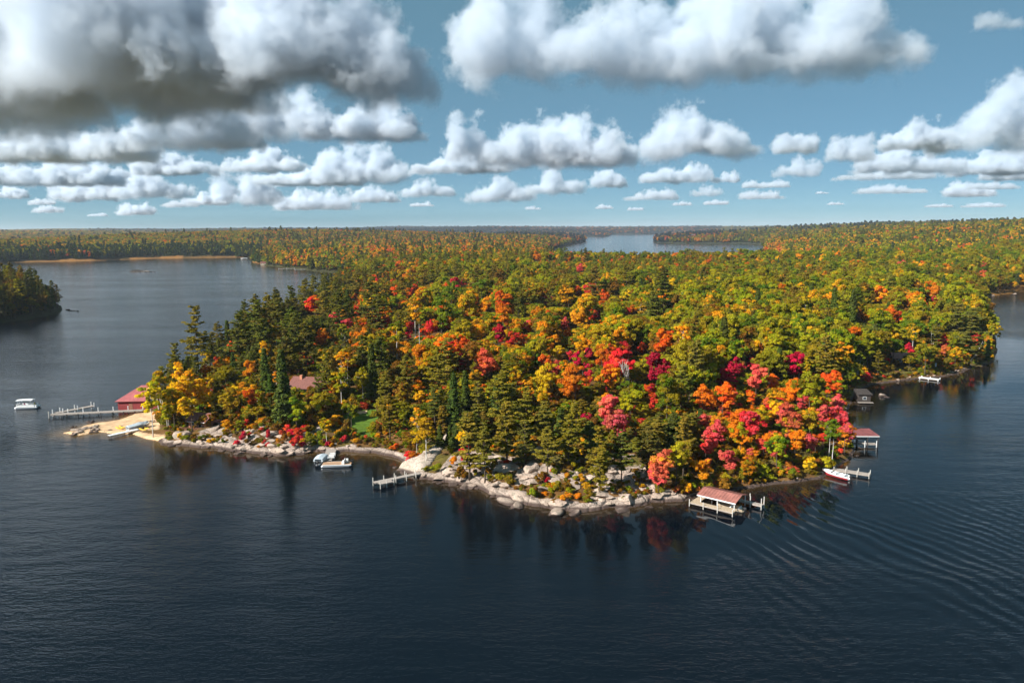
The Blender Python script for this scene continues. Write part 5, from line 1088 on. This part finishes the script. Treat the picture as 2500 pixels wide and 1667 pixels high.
# 16 far shore cabins and boats
def far_house(px, py, w, lab, wall, roof):
    q = at(px, py, 1.5); z = gz_at(q.x, q.y); o = empty('far_cabin', (q.x, q.y, max(z, .8)), .1, lab, 'cabin'); gable(o, w, w * .7, w * .32, w * .22, MAT[wall], MAT[roof], .4); window(o, w * .15, 0, w * .1, w * .15, w * .12); window(o, w * .6, 0, w * .1, w * .15, w * .12)
far_house(1686, 592, 30, 'white lakeside building on the spit across the middle lake', 'white', 'alu'); far_house(1990, 612, 16, 'teal-roofed cabin among trees on the middle lake shore', 'white', 'teal'); far_house(2035, 618, 16, 'grey-roofed cabin by a yellow tree on the middle lake shore', 'white', 'alu')
far_house(1128, 624, 14, 'white cabin in a clearing of the woods between the lakes', 'white', 'alu'); far_house(636, 645, 8, 'small tan cabin on the wooded point across the lake', 'beige', 'brownroof')
q = at(596, 634); fb_ = empty('far_boathouse', q, .1, 'white boat shelter at the far marsh corner', 'boathouse'); MB().box(-6, 6, -3, 3, 2.6, 3.2).obj('roof', MAT['white'], fb_); MB().box(-5.5, 5.5, 2.4, 2.9, .2, 2.58).obj('wall', MAT['white'], fb_); posts(fb_, [(-5.5, -2.6), (5.5, -2.6)], -1, 2.58, .2, MAT['white']); planks(fb_, 12, 6, .5, MAT['dock'], x0=-6, pw=2)
for px, py, n in ((700, 657, 22), (735, 659, 16)):
    q = at(px, py); o = empty('far_dock', q, .05, f'pale dock {"by the golden tree" if px < 720 else "by the dark pines"} on the wooded point across the lake', 'dock'); planks(o, n, 2.2, .7, MAT['white'], x0=-n / 2, pw=2.5); posts(o, [(x, 0) for x in (-n / 2, 0, n / 2 - .3)], -1, 1.4, .15, MAT['white'])
print('objects', time.time() - T0)
# ------------------------------------------------------------------ clouds (density grids lit by the sun and the sky)
def cloud_mat():
    t = NT('cloud_vapour'); v = t.n('VolumePrincipled'); v.inputs['Color'].default_value = (.88, .938, 1.0, 1); v.inputs['Anisotropy'].default_value = .15; v.inputs['Density'].default_value = 1.0
    t.l(v.outputs[0], t.out.inputs['Volume']); return t.m
CM = cloud_mat()
def cloud(label, blobs, base, res, seed, nscale, tau, amp=2.4, soft=.16, group='cumulus clouds over the lakes'):
    lo = [min(b[0][i] - b[1][i] * 1.2 for b in blobs) for i in range(3)]; hi = [max(b[0][i] + b[1][i] * 1.2 for b in blobs) for i in range(3)]
    th_ = hi[2] - base; lo[2] = base - .06 * th_
    o = bpy.data.objects.new('cloud', bpy.data.meshes.new('cloud')); C.objects.link(o); tag(o, label, 'cloud', group, 'stuff')
    g = bpy.data.node_groups.new('cloud', 'GeometryNodeTree'); g.interface.new_socket('Geometry', in_out='OUTPUT', socket_type='NodeSocketGeometry'); N, L = g.nodes.new, g.links.new
    out, vc, pos, sm = N('NodeGroupOutput'), N('GeometryNodeVolumeCube'), N('GeometryNodeInputPosition'), N('GeometryNodeSetMaterial'); sm.inputs['Material'].default_value = CM
    vc.inputs['Min'].default_value = lo; vc.inputs['Max'].default_value = hi; d = [hi[i] - lo[i] for i in range(3)]; vs = max(d[0], d[2]) / res
    for i, k in enumerate('XYZ'): vc.inputs['Resolution ' + k].default_value = int(min(max(10, d[i] / vs), res))
    def M_(op, a, b=None, c=None):
        n = N('ShaderNodeMath'); n.operation = op
        for i, x in enumerate((a, b, c)):
            if x is None: continue
            if isinstance(x, (int, float)): n.inputs[i].default_value = x
            else: L(x, n.inputs[i])
        return n.outputs[0]
    acc = None
    for ctr, r_ in blobs:
        n = N('ShaderNodeVectorMath'); n.operation = 'MULTIPLY_ADD'; L(pos.outputs[0], n.inputs[0]); n.inputs[1].default_value = [1 / x for x in r_]; n.inputs[2].default_value = [-a / x for a, x in zip(ctr, r_)]
        ln = N('ShaderNodeVectorMath'); ln.operation = 'LENGTH'; L(n.outputs[0], ln.inputs[0]); acc = ln.outputs['Value'] if acc is None else M_('SMOOTH_MIN', acc, ln.outputs['Value'], .18)
    nz = N('ShaderNodeTexNoise'); nz.inputs['Scale'].default_value = 1 / nscale; nz.inputs['Detail'].default_value = 8; nz.inputs['Roughness'].default_value = .70
    off = N('ShaderNodeVectorMath'); off.operation = 'ADD'; off.inputs[1].default_value = (seed * 7.77 * nscale, 0, 0); L(pos.outputs[0], off.inputs[0]); L(off.outputs[0], nz.inputs['Vector'])
    v = M_('ADD', M_('SUBTRACT', 1.0, acc), M_('MULTIPLY', M_('SUBTRACT', nz.outputs[0], .55), amp))
    sp = N('ShaderNodeSeparateXYZ'); L(pos.outputs[0], sp.inputs[0]); bz = M_('ADD', sp.outputs[2], M_('MULTIPLY', M_('SUBTRACT', nz.outputs[0], .5), .6 * th_))
    v = M_('MINIMUM', v, M_('MULTIPLY', M_('SUBTRACT', bz, base), 1.2 / th_))
    mr = N('ShaderNodeMapRange'); mr.inputs[2].default_value = soft; mr.inputs[4].default_value = tau / th_; L(v, mr.inputs[0])
    L(mr.outputs[0], vc.inputs['Density']); L(vc.outputs[0], sm.inputs[0]); L(sm.outputs[0], out.inputs[0]); o.modifiers.new('vapour', 'NODES').node_group = g
    return o
rc = random.Random(8)
def cumulus(x0, x1, yt, yb, label, towers=None, H=900.0, res=None, seed=1, tau=11, dep=.45, amp=3.3, soft=.30, ns=.58, tilt=0.0):
    xm = (x0 + x1) / 2; d = _fw + _rt * ((xm - 1250) / FPX) + _up * ((833.5 - yb) / FPX); k = (H - CAM_H) / d.z; cx, cy_ = d.x * k, d.y * k; mp = k / FPX
    w, h = (x1 - x0) * mp, (yb - yt) * mp; n = len(towers) if towers else max(3, min(9, int(w / h * 1.3))); bl = []
    for i in range(n):
        t = (i + .5) / n; hh_ = h * (towers[i] if towers else (.5 + .42 * math.sin(math.pi * t) + rc.uniform(-.3, .25)))
        if hh_ < .12 * h: continue
        bl.append(((cx + (t - .5) * w * .88 + rc.uniform(-.05, .05) * w, cy_ + rc.uniform(-.16, .2) * w * dep + tilt * (t - .5) * w, H + hh_ * rc.uniform(.2, .36)), ((w / n * .85 + h * .06) * rc.uniform(.8, 1.25), (w * dep if w * dep < 3.2 * h else h * 3) * rc.uniform(.45, .8), hh_ * .78)))
    return cloud(label, bl, H, res or int(min(200, max(48, (x1 - x0) / 2.3))), seed, h * ns, tau, amp, soft)
cumulus(1575, 1835, 250, 387, 'single heaped cumulus with a peaked top above the middle lake', [.55, .95, .98, .66, .4], seed=1)
cumulus(1200, 1560, 290, 405, 'long humped cumulus above the middle of the island', [.7, .75, .95, 1.0, .75, .45], seed=2)
cumulus(1095, 1235, 285, 400, 'upright ragged cumulus tower beside the long humped cloud', [.9, 1., .6], seed=33)
cumulus(985, 1250, 362, 424, 'ragged grey-white tail under the upright cumulus tower', [.3, .5, .9, 1., .6], seed=3)
cumulus(555, 760, 190, 350, 'bright towering cumulus head below the dark cloud base', [.75, 1.05, .95, .7], seed=4)
cumulus(730, 1030, 235, 345, 'white billowed bank beside the towering cumulus head', [.8, .65, .85, 1.0, .7], seed=41)
cumulus(330, 600, 245, 368, 'grey-white shoulder of the towering cumulus bank', [.6, .85, .95, 1.0], seed=5)
cumulus(-60, 350, 305, 395, 'lower puffy roll at the foot of the grey shoulder', [.9, 1, .8, .6, .75], seed=6)
cumulus(340, 520, 366, 428, 'flat-based white cloud under the grey shoulder', [.8, .9, .5], seed=7); cumulus(560, 730, 360, 420, 'flat-based white cloud under the towering cumulus head', [.6, 1., .6], seed=72)
cumulus(650, 870, 400, 452, 'broken low cloud under the billowed bank', [.5, .8, .7], seed=71)
cumulus(790, 1000, 352, 446, 'billowing cloud at the end of the flat cloud layer', [.8, 1., .95, .5], seed=8)
cumulus(-60, 268, 395, 452, 'low white cloud roll below the puffy roll', None, seed=9)
cumulus(135, 300, 430, 490, 'low heaped cloud above the far marsh shore', None, seed=10); cumulus(270, 460, 415, 484, 'peaked low cloud above the far marsh shore', [.6, 1., .8, .5], seed=101)
cumulus(535, 690, 422, 500, 'low broken cloud above the wooded point', None, seed=11); cumulus(660, 835, 455, 512, 'flat low cloud above the wooded point', None, seed=111)
for i, (x0, x1, yt, yb) in enumerate(((862, 970, 452, 494), (980, 1100, 438, 480), (395, 480, 480, 506), (460, 552, 470, 500), (288, 368, 494, 525), (70, 130, 478, 500), (80, 155, 503, 520), (-20, 60, 455, 485), (1895, 1992, 298, 376), (2022, 2128, 316, 394), (1905, 2000, 372, 432), (1572, 1718, 388, 446), (1298, 1412, 415, 474),
        (1158, 1302, 432, 492), (1442, 1528, 414, 458), (1738, 1802, 412, 446), (1688, 1756, 455, 480), (1530, 1660, 462, 488), (1810, 1912, 464, 486), (2090, 2250, 452, 472), (2300, 2420, 448, 480), (2372, 2482, 438, 462), (1720, 1780, 486, 500), (2050, 2290, 412, 438), (2400, 2560, 395, 440), (1810, 1930, 440, 458),
        (1285, 1320, 500, 512), (1455, 1500, 500, 510), (1530, 1570, 505, 514), (1640, 1690, 492, 502), (2020, 2060, 492, 500), (2260, 2330, 498, 506), (2350, 2460, 495, 506), (1990, 2020, 467, 473), (220, 260, 520, 528), (1000, 1060, 492, 504))):
    flat = yb - yt < 30
    cumulus(x0, x1, yt, yb, ['small cumulus puff low over the horizon', 'small heaped cumulus floating in open blue', 'thin flat cloud streak near the horizon'][2 if flat else 1 if yb < 450 and x0 > 1200 else 0], None, seed=20 + i, tau=4.0 if flat else 9, amp=3.2 if flat else 2.8)
cumulus(2290, 2640, 205, 370, 'large bright cumulus rising at the edge of the sky', [.55, .85, 1.05, 1.0], seed=50); cumulus(2165, 2340, 285, 368, 'ragged wing of the large bright cumulus', [.5, .8, .7], seed=503)
cumulus(2095, 2330, 350, 420, 'low cloud shelf under the large bright cumulus', [.6, 1., .6, .5], seed=51); cumulus(2310, 2600, 365, 425, 'grey cloud shelf at the edge of the sky', None, seed=511)
cumulus(1085, 1700, -40, 205, 'wide bright ragged cloud across the top of the sky', [.95, 1.0, .75, .9, .7], seed=52, res=250, amp=3.4, dep=.32, tau=7, ns=.42, soft=.22)
cumulus(1600, 2185, -60, 190, 'bright smooth-edged cloud drifting across the top of the sky', [.8, 1.0, 1.05, .85, .4], seed=521, res=240, amp=2.6, dep=.35, tau=8, ns=.5, soft=.22)
cumulus(-420, 560, -170, 300, 'huge grey cloud with a dark blue-grey base overhead', [1., .95, 1., .9, .8], seed=53, res=250, dep=.5, tau=17, amp=2.2, ns=.40, soft=.22, tilt=-.5)
cumulus(380, 1050, -150, 235, 'dark slate cloud deck joining the huge grey cloud', [.9, 1., .9, .7, .4], seed=531, res=230, dep=.5, tau=16, amp=2.6, ns=.40, soft=.22)
cumulus(2395, 2500, 18, 72, 'faint wisp of cloud in clear blue', None, seed=54, tau=1.5)

# ------------------------------------------------------------------ air between here and the hills
t = NT('haze'); v = t.n('VolumePrincipled'); v.inputs['Color'].default_value = (.78, .88, 1.0, 1); v.inputs['Density'].default_value = 4.5e-5; v.inputs['Anisotropy'].default_value = .0
t.l(v.outputs[0], t.out.inputs['Volume'])
hz_ = MB().box(-16500, 16500, -400, 24500, -7, 190).obj('haze', t.m); tag(hz_, 'thin bluish haze lying over the lakes and hills', 'haze', kind='stuff')
print('done', time.time() - T0)
